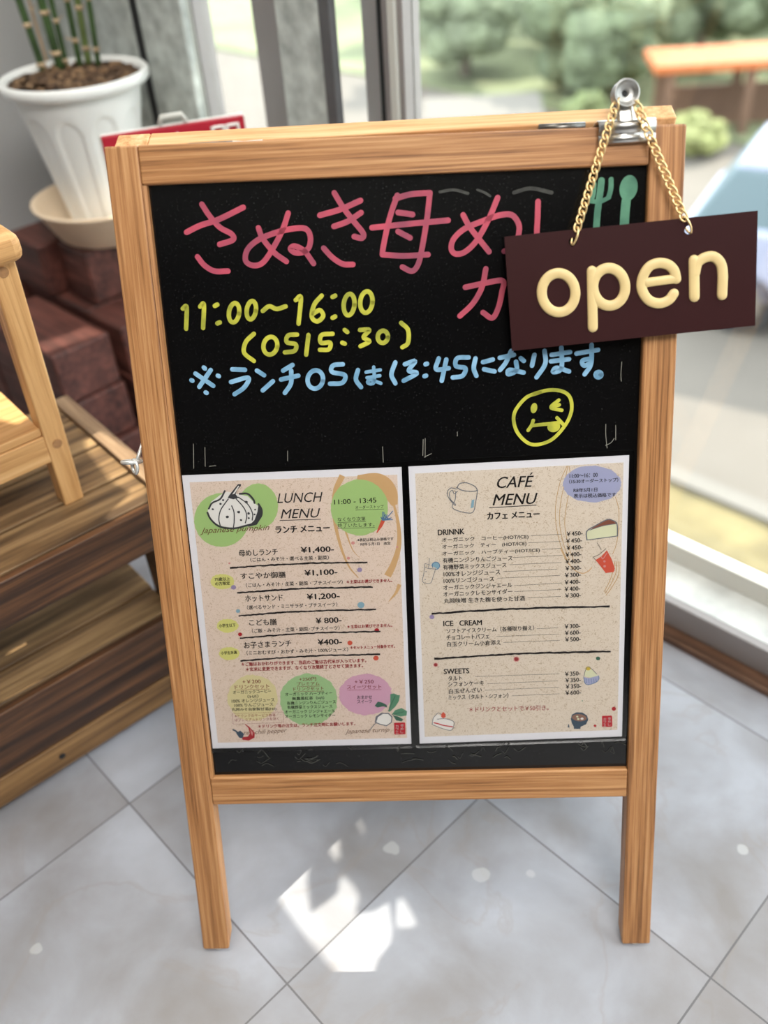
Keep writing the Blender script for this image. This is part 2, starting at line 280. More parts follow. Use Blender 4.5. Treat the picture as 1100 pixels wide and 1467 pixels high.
# ------------------------------------------------------------------ mesh helpers
class MB:
    def __init__(s): s.v = []; s.f = []; s.m = []; s.cur = 0
    def add(s, vs, fs):
        o = len(s.v); s.v += [tuple(v) for v in vs]; s.f += [tuple(i + o for i in f) for f in fs]; s.m += [s.cur] * len(fs); return s
    def box(s, x0, x1, y0, y1, z0, z1):
        return s.hexa([(x0, y0, z0), (x1, y0, z0), (x1, y1, z0), (x0, y1, z0), (x0, y0, z1), (x1, y0, z1), (x1, y1, z1), (x0, y1, z1)])
    def hexa(s, p):
        return s.add(p, [(0, 3, 2, 1), (4, 5, 6, 7), (0, 1, 5, 4), (1, 2, 6, 5), (2, 3, 7, 6), (3, 0, 4, 7)])
    def lathe(s, prof, seg=48, c=(0, 0, 0), fn=None):
        vs = []; fs = []
        for i, (r, z) in enumerate(prof):
            for j in range(seg):
                t = 2 * math.pi * j / seg; rr = r + (fn(t, z, r) if fn else 0)
                vs.append((c[0] + rr * math.cos(t), c[1] + rr * math.sin(t), c[2] + z))
        for i in range(len(prof) - 1):
            for j in range(seg):
                k = (j + 1) % seg; fs.append((i * seg + j, i * seg + k, (i + 1) * seg + k, (i + 1) * seg + j))
        if prof[0][0] > 1e-6: fs.append(tuple(range(seg - 1, -1, -1)))
        if prof[-1][0] > 1e-6: fs.append(tuple((len(prof) - 1) * seg + j for j in range(seg)))
        return s.add(vs, fs)
    def tube(s, pts, r, seg=10, closed=False):
        pts = [Vector(p) for p in pts]; n = len(pts); rs = r if isinstance(r, (list, tuple)) else [r] * n
        vs = []; fs = []; up = None
        for i in range(n):
            a = pts[(i - 1) % n] if (closed or i > 0) else pts[i]; b = pts[(i + 1) % n] if (closed or i < n - 1) else pts[i]
            t = (b - a).normalized()
            if up is None:
                up = t.orthogonal().normalized()
            up = (up - up.dot(t) * t).normalized(); w = t.cross(up)
            for j in range(seg):
                q = 2 * math.pi * j / seg; vs.append(pts[i] + (up * math.cos(q) + w * math.sin(q)) * rs[i])
        for i in range(n if closed else n - 1):
            k = (i + 1) % n
            for j in range(seg):
                l = (j + 1) % seg; fs.append((i * seg + j, i * seg + l, k * seg + l, k * seg + j))
        if not closed: fs.append(tuple(range(seg - 1, -1, -1))); fs.append(tuple((n - 1) * seg + j for j in range(seg)))
        return s.add(vs, fs)
    def poly(s, pts, n):                        # filled outline in a board plane
        pts = list(pts)
        if (Vector(pts[0][:2]) - Vector(pts[-1][:2])).length < 1e-6: pts = pts[:-1]
        bm = bmesh.new(); vs = [bm.verts.new((p[0], p[1], n)) for p in pts]
        es = [bm.edges.new((vs[i], vs[(i + 1) % len(vs)])) for i in range(len(vs))]
        bmesh.ops.triangle_fill(bm, edges=es, use_beauty=True, use_dissolve=False, normal=(0, 0, 1))
        bm.verts.index_update(); s.add([v.co[:] for v in bm.verts], [[v.index for v in f.verts] for f in bm.faces]); bm.free(); return s
    def ribbon(s, pts, w, n, dome=0.0, taper=None):   # flat or domed stroke, round caps, in a board plane
        P = [Vector((p[0], p[1])) for p in pts]; k = len(P)
        if k < 2: return s
        prof = [(-1, 0), (-.93, .62), (-.74, .94), (0, 1), (.74, .94), (.93, .62), (1, 0)] if dome else [(-1, 0), (1, 0)]
        tg = []
        for i in range(k):
            t = P[min(k - 1, i + 1)] - P[max(0, i - 1)]; tg.append(t.normalized() if t.length > 1e-9 else Vector((1, 0)))
        rows = []
        cap = [math.radians(a) for a in (80, 55, 28)]
        for a in cap: rows.append((P[0] - tg[0] * (w / 2 * math.sin(a)), tg[0], w / 2 * math.cos(a)))
        for i in range(k): rows.append((P[i], tg[i], w / 2 * (taper(i / (k - 1)) if taper else 1)))
        for a in reversed(cap): rows.append((P[-1] + tg[-1] * (w / 2 * math.sin(a)), tg[-1], w / 2 * math.cos(a)))
        if taper: rows = rows[3:-3]
        vs = []; fs = []; q = len(prof)
        for c, t, h in rows:
            nn = Vector((-t.y, t.x)); z = min(1, h / (w / 2) + .15)
            for a, b in prof: vs.append((c.x + nn.x * a * h, c.y + nn.y * a * h, n + dome * b * z))
        for i in range(len(rows) - 1):
            for j in range(q - 1): fs.append((i * q + j + 1, i * q + j, (i + 1) * q + j, (i + 1) * q + j + 1))
        return s.add(vs, fs)
    def build(s, name, mats, parent=None, smooth=False, shift=None, bevel=0.0):
        me = bpy.data.meshes.new(name)
        vs = s.v if shift is None else [(v[0] - shift[0], v[1] - shift[1], v[2] - shift[2]) for v in s.v]
        me.from_pydata(vs, [], s.f)
        for m in (mats if isinstance(mats, (list, tuple)) else [mats]): me.materials.append(M[m])
        me.polygons.foreach_set('material_index', s.m)
        if smooth: me.polygons.foreach_set('use_smooth', [True] * len(me.polygons))
        me.update()
        o = bpy.data.objects.new(name, me); COL.objects.link(o)
        if parent: o.parent = parent
        if bevel:
            b = o.modifiers.new('bevel', 'BEVEL'); b.width = bevel; b.segments = 3; b.limit_method = 'ANGLE'; b.angle_limit = R(40)
        return o
def fix_normals(o):
    bm = bmesh.new(); bm.from_mesh(o.data); bmesh.ops.recalc_face_normals(bm, faces=bm.faces); bm.to_mesh(o.data); bm.free()
def smooth_path(p, step=8):
    if len(p) < 3: return [Vector(p[0]).lerp(Vector(p[-1]), i / 4) for i in range(5)] if len(p) == 2 else p
    P = [Vector(q) for q in p]; P = [P[0] * 2 - P[1]] + P + [P[-1] * 2 - P[-2]]; out = []
    for i in range(1, len(P) - 2):
        a, b, c, d = P[i - 1:i + 3]
        for k in range(step):
            t = k / step
            out.append(0.5 * ((2 * b) + (c - a) * t + (2 * a - 5 * b + 4 * c - d) * t * t + (3 * b - a - 3 * c + d) * t ** 3))
    out.append(P[-2]); return out
def ell(cx, cy, rx, ry, rot=0, a0=0, a1=360, k=40):
    c, s_ = math.cos(R(rot)), math.sin(R(rot)); out = []
    for i in range(k + 1):
        t = R(a0 + (a1 - a0) * i / k); x, y = rx * math.cos(t), ry * math.sin(t); out.append((cx + c * x - s_ * y, cy + s_ * x + c * y))
    return out
def tag(o, label=None, cat=None, group=None, kind=None):
    if label: o['label'] = label
    if cat: o['category'] = cat
    if group: o['group'] = group
    if kind: o['kind'] = kind
    return o
def empty(name, mw=None, loc=None, rz=0.0):
    o = bpy.data.objects.new(name, None); COL.objects.link(o); o.empty_display_size = 0.05
    if mw is not None: o.matrix_world = mw
    else: o.location = loc or (0, 0, 0); o.rotation_euler = (0, 0, rz)
    return o
def struct(o): o['kind'] = 'structure'; return o
def room(a, b, z=0.0): return EA * a + EB * b + Vector((0, 0, z))

# ------------------------------------------------------------------ the room shell (local x = a, local y = -b, turned by TH)
def room_box(name, mat, a0, a1, b0, b1, z0, z1, bevel=0.0, kind=True):
    o = MB().box(a0, a1, -b1, -b0, z0, z1).build(name, mat, bevel=bevel); o.rotation_euler = (0, 0, TH)
    if kind: struct(o)
    return o
B0, B1, A0 = -1.36, 3.2, -3.6
fl = MB(); P = [room(A0, B1), room(0.90, B1), room(0.90, B0 - .1), room(A0, B0 - .1)]
fl.add([(p.x, p.y, 0) for p in P] + [(p.x, p.y, -0.2) for p in P], [(0, 1, 2, 3), (7, 6, 5, 4), (0, 4, 5, 1), (1, 5, 6, 2), (2, 6, 7, 3), (3, 7, 4, 0)])
struct(fl.build('floor', 'floor'))
room_box('ceiling', 'ceiling', A0, 1.0, B0, B1, 2.6, 2.7)
room_box('wall_left', 'wall', A0, 1.0, B0 - .1, B0, 0, 2.6)
room_box('wall_back', 'dim_wall', A0 - .1, A0, B0, B1, 0, 2.6)
room_box('wall_right', 'dim_wall', A0, 1.0, B1, B1 + .1, 0, 2.6)
# window wall: skirting, steel sill face, stone sill, frames, columns
room_box('baseboard_window', 'kick', 0.752, 0.778, -1.0, B1, 0, 0.013, 0.002)
room_box('trim_1', 'alu', 0.778, 0.792, -1.0, B1, 0, 0.055, 0.0015)
room_box('trim_2', 'stone', 0.792, 0.8695, -1.0, B1, 0, 0.055)
room_box('wall_panel', 'concrete', 0.80, 0.90, B0, -1.02, 0, 2.6)
room_box('trim_3', 'seal', 0.8005, 0.90, -1.02, -0.998, 0, 2.6)
room_box('trim_4', 'concrete', 0.80, 0.815, -0.998, -0.872, 0, 2.6, 0.002)
# steel column between two panes: web plus darker flange
room_box('trim_5', 'concrete', 0.800, 0.812, -0.634, -0.535, 0.055, 2.6, 0.003)
room_box('trim_6', 'alu_dk', 0.795, 0.810, -0.535, -0.512, 0.055, 2.6, 0.003)
def window(n, b0, b1, left, right):
    root = empty('window_%d' % n, loc=(0, 0, 0), rz=TH); struct(root)
    fr = MB(); z0, z1 = 0.055, 2.55
    MB().box(0.860, 0.885, -(b1 - right), -(b0 + left), z0, z0 + 0.034).build('bottom_rail', 'alu_lt', root, bevel=0.0015)  # bounce light from the sill is put into the rail's paler colour
    fr.box(0.860, 0.885, -b1, -b0, z1, z1 + 0.05)
    fr.box(0.852, 0.888, -(b0 + left), -b0, z0, 2.6); fr.box(0.852, 0.888, -b1, -(b1 - right), z0, 2.6)
    fr.build('window_frame', 'alu', root, bevel=0.0015)
    MB().box(0.870, 0.874, -(b1 - right), -(b0 + left), z0 + .03, z1 + .01).build('glass_pane', 'glass', root)
    return root
w1 = window(1, -0.955, -0.690, 0.045, 0.062)
MB().box(0.848, 0.853, 0.915, 0.945, 0.06, 2.6).build('window_bead', 'alu_lt', w1, bevel=0.001)
w2 = window(2, -0.690, -0.470, 0.062, 0.036)
w3 = window(3, -0.470, 1.7, 0.044, 0.044)
MB().box(0.846, 0.853, 0.436, 0.450, 0.06, 2.6).build('window_bead', 'alu_lt', w3, bevel=0.001)
MB().box(0.849, 0.854, 0.466, 0.472, 0.06, 2.6).build('window_gasket', 'seal', w3)
w4 = window(4, 1.7, 3.2, 0.044, 0.044)

# ------------------------------------------------------------------ added out-of-view sun blocker with holes cut to shape the sun patches
MASK_Z = 2.35
def to_sun_mask(p): return p + SUN_DIR * ((MASK_Z - p.z) / SUN_DIR.z)
z7 = lambda q: [(x / 2.4444 + 230, y / 2.4444 + 1080) for x, y in q]
gaps = []
for q in ([(400, 487), (455, 440), (528, 385), (522, 440), (535, 550), (580, 520), (620, 490), (635, 410), (680, 450), (705, 490), (690, 555), (760, 545), (805, 515), (818, 600), (815, 650), (770, 710), (745, 792), (640, 792), (520, 650)],
          [(838, 485), (870, 520), (905, 590), (890, 605), (828, 605), (828, 540)],
          [(583, 310), (635, 295), (635, 385), (600, 355)],
          [(570, 185), (650, 180), (652, 220), (635, 275), (575, 215)],
          [(662, 178), (685, 180), (750, 325), (700, 260)]):
    gaps.append([to_sun_mask(on_z(x, y, 0)) for x, y in z7(q)])
for h, q in ((0.346, [(112, 606), (150, 625), (203, 655), (216, 690), (214, 722), (165, 745), (150, 742), (188, 705), (160, 690), (128, 650)]),
             (0.165, [(0, 900), (80, 862), (145, 832), (158, 857), (110, 882), (46, 912), (0, 942), (-40, 962), (-40, 920)]),
             (0.30, [(50, 482), (85, 470), (118, 462), (150, 475), (64, 503)]),
             (0.457, [(-20, 545), (0, 545), (30, 562), (48, 598), (24, 612), (-20, 600)])):
    gaps.append([to_sun_mask(on_z(x, y, h)) for x, y in q])
bm = bmesh.new(); es = []
outer = [room(0.9, -2.0, MASK_Z), room(0.9, 1.3, MASK_Z), room(3.3, 1.3, MASK_Z), room(3.3, -2.0, MASK_Z)]
def clear_of(g, others):                        # keep gaps that do not run into one another
    bb = lambda q: (min(p.x for p in q), max(p.x for p in q), min(p.y for p in q), max(p.y for p in q))
    a = bb(g)
    return all(a[1] < c[0] or c[1] < a[0] or a[3] < c[2] or c[3] < a[2] for c in map(bb, others))
kept = list(gaps[:5])
for g_ in gaps[5:]:
    if clear_of(g_, kept): kept.append(g_)
for loop in [outer] + kept:
    vs = [bm.verts.new(p) for p in loop]; es += [bm.edges.new((vs[i], vs[(i + 1) % len(vs)])) for i in range(len(vs))]
bmesh.ops.triangle_fill(bm, edges=es, use_beauty=True, normal=(0, 0, 1))
g = bmesh.ops.extrude_face_region(bm, geom=bm.faces[:])
bmesh.ops.translate(bm, vec=(0, 0, 0.004), verts=[e for e in g['geom'] if isinstance(e, bmesh.types.BMVert)])
me = bpy.data.meshes.new('sun_mask'); bm.to_mesh(me); bm.free(); me.materials.append(M['alu_dk'])
mask_ob = bpy.data.objects.new('sun_mask', me); COL.objects.link(mask_ob); struct(mask_ob)

# ------------------------------------------------------------------ outside, one storey below
GZ = -3.2
M['pave'] = plain('pale_asphalt', (92, 86, 79), 0.9, var=0.06, scale=1.5)
M['dirt'] = plain('sandy_verge', (96, 86, 66), 0.95, var=0.12, scale=2)
M['grass'] = plain('dry_grass', (104, 94, 64), 0.95, var=0.25, scale=4)
M['kerb'] = plain('concrete_kerb', (100, 96, 90), 0.9, var=0.05)
M['bank'] = plain('green_bank', (104, 110, 80), 0.95, var=0.3, scale=0.8)
for i, (c1, v) in enumerate((((102, 112, 72), .35), ((90, 100, 74), .35), ((122, 126, 78), .35), ((96, 104, 80), .35))): M['leaf%d' % i] = plain('foliage_%s' % 'abcd'[i], c1, 0.8, var=v, scale=2.2)
M['bark'] = plain('tree_bark', (116, 104, 92), 0.9, var=0.3, scale=8)
M['orange'] = plain('orange_roof', (156, 82, 32), 0.6, var=0.06, scale=3)
M['brownpost'] = plain('brown_timber', (92, 68, 52), 0.8, var=0.15, scale=4)
M['pale_wall'] = plain('pale_render', (112, 101, 94), 0.85, var=0.05, scale=2)
M['car_paint'] = plain('silver_blue_paint', (142, 146, 166), 0.6)
M['car_glass'] = plain('car_glass', (84, 100, 106), 0.5)
M['rubber'] = plain('tyre_rubber', (34, 34, 36), 0.8)
def ground_patch(name, mat, pts, z0, z1, structure=True, **k):
    b = MB(); n = len(pts); lo = [(p.x, p.y, z0) for p in pts]; hi = [(p.x, p.y, z1) for p in pts]
    b.add(lo + hi, [tuple(range(n - 1, -1, -1)), tuple(range(n, 2 * n))] + [(i, (i + 1) % n, n + (i + 1) % n, n + i) for i in range(n)])
    o = b.build(name, mat); fix_normals(o)
    if structure: struct(o)
    return o
def gp(a, b): return room(a, b)
ground_patch('ground', 'pave', [gp(0.9, -60), gp(0.9, 30), gp(90, 30), gp(90, -60)], GZ - .3, GZ)
ground_patch('ground_verge', 'dirt', [gp(0.95, -14), gp(0.95, 10), gp(4.55, 10), gp(4.55, -14)], GZ, GZ + .03)
gs = ground_patch('grass_strip', 'grass', [gp(4.5, -14), gp(4.5, 10), gp(5.0, 10), gp(5.0, -14)], GZ, GZ + .06, False)
tag(gs, 'strip of dry grass along the pavement below the window', 'grass', kind='stuff')
ground_patch('kerb_strip', 'kerb', [gp(5.0, -14), gp(5.0, 10), gp(5.16, 10), gp(5.16, -14)], GZ, GZ + .1)
ground_patch('ground_bank', 'bank', [gp(12.6, -60), gp(12.6, 30), gp(80, 30), gp(80, -60)], GZ, GZ + .05)
# outer wall below the floor
room_box('wall_outer', 'pale_wall', 0.80, 0.90, -4, 4, GZ, -0.2)

def foliage(name, mat, c, r, parent, seed, squash=0.85, lumps=26):
    rnd = random.Random(seed); b = MB(); bmm = bmesh.new()
    for i in range(lumps):
        u, v = rnd.uniform(-1, 1), rnd.uniform(0, 6.283); q = rnd.uniform(.45, .85)
        d = Vector((math.sqrt(1 - u * u) * math.cos(v), math.sqrt(1 - u * u) * math.sin(v), u * squash)) * r * q
        mm = Matrix.Translation(Vector(c) + d) @ Matrix.Diagonal((1, 1, .8, 1))
        bmesh.ops.create_icosphere(bmm, subdivisions=3, radius=r * rnd.uniform(.25, .42), matrix=mm)
    for v in bmm.verts: v.co += Vector((rnd.uniform(-1, 1), rnd.uniform(-1, 1), rnd.uniform(-1, 1))) * r * .045
    me = bpy.data.meshes.new(name); bmm.to_mesh(me); bmm.free(); me.materials.append(M[mat])
    o = bpy.data.objects.new(name, me); COL.objects.link(o); o.parent = parent; return o
rt = random.Random(21); ti = 0
for a, bs in ((13.4, [-10.6, -8.0]), (15.9, [-12.8, -10.1, -7.4, -4.7, -2.0]), (18.6, [-16.6, -13.9, -11.2, -8.5, -5.8, -3.1]), (21.3, [-20.5, -17.8, -15.1, -12.4, -9.7, -7.0, -4.3]), (24.0, [-24.0, -21.3, -18.6, -15.9, -13.2, -10.5, -7.8, -5.1])):
    for b_ in bs:
        r = rt.uniform(1.02, 1.16); h = 2 * r * .92 + (a - 13.4) * .03
        t = empty('tree', loc=room(a + rt.uniform(-.1, .1), b_ + rt.uniform(-.05, .05), GZ)); tag(t, 'blurred green tree in the hazy wood outside the window', 'tree', 'trees outside the window')
        MB().tube([(0, 0, 0), (.05, .03, h * .3), (0, .06, h * .62)], [r * .09, r * .07, r * .05], 10).build('trunk', 'bark', t, smooth=True)
        foliage('foliage', 'leaf%d' % rt.randrange(4), (0, 0, h - r * .85), r, t, 30 + ti, .85, 34); ti += 1
for (x, y, r, lf, lab) in ((838, 184, .36, 0, 'round green bush outside just left of the bulldog clip'), (893, 206, .26, 1, 'dark green bush outside between the clip and the orange roof'), (992, 220, .42, 2, 'yellow-green bush outside beside the top right corner of the board')):
    p = on_z(x, y, GZ); t = empty('bush', loc=(p.x, p.y, GZ)); tag(t, lab, 'bush', 'bushes outside the window')
    MB().tube([(0, 0, 0), (0, 0, r * .6)], .05, 8).build('stem', 'bark', t)
    foliage('foliage', 'leaf%d' % lf, (0, 0, r * .72), r, t, 90 + x, .7, 22)
# pale shed
t = empty('shed', loc=on_z(690, 188, GZ), rz=R(90)); tag(t, 'low pale shed outside above the top rail of the board', 'shed')
MB().box(-.3, .3, -.8, .8, 0, .25).build('shed_wall', 'pale_wall', t)
MB().hexa([(-.4, -.9, .25), (.4, -.9, .25), (.4, .9, .25), (-.4, .9, .25), (-.4, -.9, .3), (.4, -.9, .42), (.4, .9, .42), (-.4, .9, .3)]).build('shed_roof', 'kerb', t)
# orange roofed shelter
t = empty('shelter', loc=on_z(1045, 192, GZ), rz=R(90)); tag(t, 'open shelter with an orange roof on brown posts at the upper right', 'shelter')
MB().hexa([(-.25, -1.5, .92), (.5, -1.5, .98), (.5, 1.25, .98), (-.25, 1.25, .92), (-.25, -1.5, 1.02), (.5, -1.5, 1.08), (.5, 1.25, 1.08), (-.25, 1.25, 1.02)]).build('roof', 'orange', t)
for x in (-.15, .4):
    for y in (-1.2, -.1, 1.0): MB().box(x - .06, x + .06, y - .06, y + .06, 0, 0.95).build('post', 'brownpost', t)
MB().box(.33, .39, -1.1, .95, .0, .6).build('back_panel', 'brownpost', t)
# car
def car():
    t = empty('car', loc=room(8.6, -1.45, GZ), rz=TH + R(104)); tag(t, 'silver-blue car parked outside, right of the open sign', 'car')
    def section(y0, y1, prof):                 # profile in x,z extruded over y with slight tuck
        b = MB(); n = len(prof); vs = [(x, y0, z) for x, z in prof] + [(x, y1, z) for x, z in prof]
        b.add(vs, [tuple(range(n)), tuple(range(2 * n - 1, n - 1, -1))] + [(i, n + i, n + (i + 1) % n, (i + 1) % n) for i in range(n)]); return b
    body = [(-1.95, .28), (-1.98, .62), (-1.9, .82), (-1.1, .96), (-.2, 1.0), (1.2, 1.0), (1.9, .96), (1.98, .6), (1.94, .28)]
    o = section(-.82, .82, body).build('body', 'car_paint', t, bevel=.07); fix_normals(o)
    cab = MB(); lo = [(-1.05, -.78), (1.85, -.78), (1.85, .78), (-1.05, .78)]; hi = [(-.3, -.62), (1.55, -.62), (1.55, .62), (-.3, .62)]
    cab.hexa([(x, y, .96) for x, y in lo] + [(x, y, 1.46) for x, y in hi]).build('cabin', 'car_glass', t, bevel=.04)
    MB().hexa([(x, y, 1.44) for x, y in hi] + [(x * .97, y * .95, 1.52) for x, y in hi]).build('car_roof', 'car_paint', t, bevel=.03)
    for sy in (-1, 1):
        for xa, xb in ((.25, .33), (1.0, 1.08)):
            MB().hexa([(xa, sy * .80, .96), (xb, sy * .80, .96), (xb, sy * .76, .96), (xa, sy * .76, .96), (xa, sy * .645, 1.46), (xb, sy * .645, 1.46), (xb, sy * .6, 1.46), (xa, sy * .6, 1.46)]).build('pillar', 'car_paint', t)
    for x in (-1.25, 1.25):
        for y in (-.72, .72):
            b = MB(); b.tube([(x, y - .1, .3), (x, y + .1, .3)], .3, 28); b.build('wheel', 'rubber', t, smooth=False)
            h = MB(); h.tube([(x, y - .11, .3), (x, y + .11, .3)], .18, 20); h.build('hubcap', 'kerb', t)
    for y in (-.6, .6): MB().box(-1.99, -1.9, y - .16, y + .16, .62, .76).build('headlamp', 'white', t, bevel=.02)
    MB().box(-2.0, -1.93, -.5, .5, .4, .52).build('grille', 'rubber', t)
car()
pb = on_z(966, 715, GZ); pt = MB(); pt.tube([(0, 0, 0), (0, 0, .55)], [.05, .045], 12)
po = pt.build('bollard', ['brownpost', 'orange'], smooth=True); po.location = (pb.x - .34, pb.y - .37, GZ + .031)
tag(po, 'short brown bollard on the verge outside, right of the board', 'bollard')

# ------------------------------------------------------------------ bench (two tiers) on the left
BT = R(41.6)
bench = empty('bench', loc=(0, 0, 0), rz=BT)
tag(bench, 'two-tier dark plank bench with a stool standing on it', 'bench')
BA = Vector((math.cos(BT), math.sin(BT), 0)); BB = Vector((math.sin(BT), -math.cos(BT), 0))
def bench_b(x, y, h): return on_z(x, y, h).dot(BB)
def plank(name, mat, a0, a1, b0, b1, z0, z1, bev=.002):
    return MB().box(a0, a1, -b1, -b0, z0, z1).build(name, mat, bench, bevel=bev)
LX = -1.1
edges = [-.3315, -.418, -.505, -.592, -.655]
for i in range(4):
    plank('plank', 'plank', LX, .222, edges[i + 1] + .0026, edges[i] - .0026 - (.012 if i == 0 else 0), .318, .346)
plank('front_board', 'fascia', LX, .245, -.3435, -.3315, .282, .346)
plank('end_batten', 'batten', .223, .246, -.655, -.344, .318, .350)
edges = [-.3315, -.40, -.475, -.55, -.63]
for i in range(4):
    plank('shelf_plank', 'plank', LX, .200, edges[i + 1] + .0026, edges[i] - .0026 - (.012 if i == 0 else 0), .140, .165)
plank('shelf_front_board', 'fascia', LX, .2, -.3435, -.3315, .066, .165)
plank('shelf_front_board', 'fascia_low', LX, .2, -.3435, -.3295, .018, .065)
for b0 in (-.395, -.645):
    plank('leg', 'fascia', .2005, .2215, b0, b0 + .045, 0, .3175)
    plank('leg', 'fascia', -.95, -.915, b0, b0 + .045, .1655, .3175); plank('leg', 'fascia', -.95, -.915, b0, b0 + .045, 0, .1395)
b = MB()
q = on_z(84, 1076, .04); qa = q.dot(BA)
b.tube([(qa, .3305, .042), (qa, .3287, .042)], .0045, 14); b.build('screw', 'seal', bench)

# ------------------------------------------------------------------ stool standing on the bench
FZ = .3464
stool = empty('stool', loc=BA * .0 + BB * 0 + Vector((0, 0, 0)), rz=BT)
tag(stool, 'light pine step stool standing on the plank bench at the left', 'stool')
SL = -.27          # left leg position
def leg(a0, a1, b0, t0, t1, name='leg'):
    o = MB().hexa([(a0, -b0, FZ), (a1, -b0, FZ), (a1, -b0 + .026, FZ), (a0, -b0 + .026, FZ), (t0, -b0, .66), (t1, -b0, .66), (t1, -b0 + .026, .66), (t0, -b0 + .026, .66)]).build(name, 'pine_z', stool, bevel=.002)
    return o
legs = [leg(.128, .153, -.409, .137, .165), leg(.112, .137, -.640, .121, .149), leg(SL, SL + .025, -.409, SL - .009, SL + .016), leg(SL, SL + .025, -.640, SL - .009, SL + .016)]
for z, a in ((.434, .1435), (.648, .149)):
    MB().tube([(a, .4095, z), (a, .4082, z)], .0058, 18).build('dowel', 'pine_end', legs[0])
bm_ = MB()
def bull(a0, a1, y0, y1, z0, z1, k=8):          # board with rounded ends and edges
    return MB().box(a0, a1, y0, y1, z0, z1)
seat = bull(SL - .03, .174, .395, .665, .657, .688).build('seat', 'pine_x', stool, bevel=.011)
MB().box(SL + .03, .131, .412, .640, .4500, .4595).build('shelf', 'pine_x', stool, bevel=.001)
MB().box(SL + .02, .131, .4095, .4275, .4130, .4490).build('stretcher', 'pine_x', stool, bevel=.0015)
MB().box(SL + .02, .118, .6400, .6580, .4130, .4490).build('stretcher', 'pine_x', stool, bevel=.0015)

# ------------------------------------------------------------------ red-brown timber blocks stacked in the corner
def block(label, a0, a1, b0, b1, z0, z1, rz=0.0):
    c = room((a0 + a1) / 2, (b0 + b1) / 2, z0); hx, hy, h = (a1 - a0) / 2, (b1 - b0) / 2, z1 - z0
    bm = bmesh.new(); rnd = random.Random(int(a0 * 991 + b0 * 733 + z0 * 101))
    m = MB().box(-hx, hx, -hy, hy, 0, h); o = m.build('timber_block', 'crate', bevel=.005)
    o.location = c; o.rotation_euler = (0, 0, TH + rz)
    tag(o, label, 'block', 'stacked timber blocks in the corner'); return o
G = .0015
block('dark red timber block directly under the white pot and saucer', .556, .82, -1.045, -.948, .30, .40 - G)
block('dark red timber block behind and left of the one under the pot', .52, .78, -1.17, -1.05, .30, .40 - G)
block('timber block at the back of the corner beside the grey wall', .50, .78, -1.32, -1.185, .20, .30 - G)
block('timber block with the sunlit top behind the stool leg', .395, .510, -1.09, -.842, .20, .30 - G, R(0))
block('timber block under the one with the sunlit top', .397, .514, -1.10, -.838, .10, .20 - G)
block('lowest timber block behind the end of the bench', .392, .520, -1.11, -.826, 0, .10 - G)
block('timber block with a pale dusty top beside the post of the board', .530, .70, -.945, -.835, .20, .30 - G)
block('timber block below the dusty one beside the post of the board', .528, .71, -.945, -.828, .10, .20 - G)
block('lowest timber block beside the board, on the floor', .526, .72, -.945, -.820, 0, .10 - G)
block('timber block in the second layer under the pot', .530, .79, -1.18, -.948, .20, .30 - G)
block('timber block on the floor under the pot stack', .530, .75, -1.20, -.948, 0, .20 - G)
block('upright timber block on the floor against the grey wall', .50, .74, -1.33, -1.21, 0, .20 - G)
block('small timber block wedged behind the sunlit one', .42, .495, -1.19, -1.10, .20, .285)
block('timber block on the floor behind the bench, beneath the small wedged one', .40, .495, -1.19, -1.115, 0, .20 - G)

# ------------------------------------------------------------------ saucer and potted cane plant
pc = room(.655, -1.003)
sau = MB(); sau.lathe([(.0, 0), (.092, 0), (.097, .004), (.126, .058), (.131, .062), (.132, .066), (.128, .068), (.122, .062), (.093, .010), (.0, .009)], 72)
so_ = sau.build('saucer', 'cream_plastic', smooth=True); so_.location = (pc.x, pc.y, .40); tag(so_, 'round cream plastic saucer holding the white pot', 'saucer')
PZ = .4095
pot = empty('potted_cane_plant', loc=(pc.x, pc.y, PZ)); tag(pot, 'green cane plant in a white fluted plastic pot in the corner', 'potted plant')
PH = .262
def flute(t, z, r):
    n = 10; k = (t * n / (2 * math.pi)) % 1.0 - .5; u = k / .36
    if abs(u) >= 1: return 0
    top = PH * .80 - .035 + .035 * math.sqrt(1 - u * u)
    e = min(1, (top - z) / .004) if z < top else 0
    return -.0035 * max(0, min(1, e)) * min(1, (1 - abs(u)) / .08)
b = MB()
prof = [(.0, 0), (.060, 0), (.0625, .003)] + [(.0625 + (.108 - .0625) * i / 70, .003 + (PH - .019 - .003) * i / 70) for i in range(1, 71)]
b.lathe(prof + [(.110, PH - .018)], 240, fn=lambda t, z, r: flute(t, z, r) if 0.01 < z < PH - .02 else 0)
b.build('pot', 'white_plastic', pot, smooth=True)
b = MB(); b.lathe([(.107, PH - .019), (.121, PH - .018), (.1245, PH - .014), (.125, PH - .004), (.122, PH), (.117, PH), (.113, PH - .004), (.110, PH - .016)], 96)
b.f = [f for f in b.f if len(f) == 4]; b.m = b.m[:len(b.f)]
b.build('pot_rim', 'white_plastic', pot, smooth=True)
b = MB(); ring = []
for i in range(13):
    r = .110 * i / 12
    ring.append((max(r, 1e-7), PH - .007 - .003 * (i / 12) ** 3))
bmx = MB(); bmx.lathe(list(reversed(ring)), 60)
rnd = random.Random(3)
bmx.v = [(x, y, z + rnd.uniform(-.004, .004)) for x, y, z in bmx.v]
soil = bmx.build('soil', 'soil', pot, smooth=True); fix_normals(soil)
b = MB()
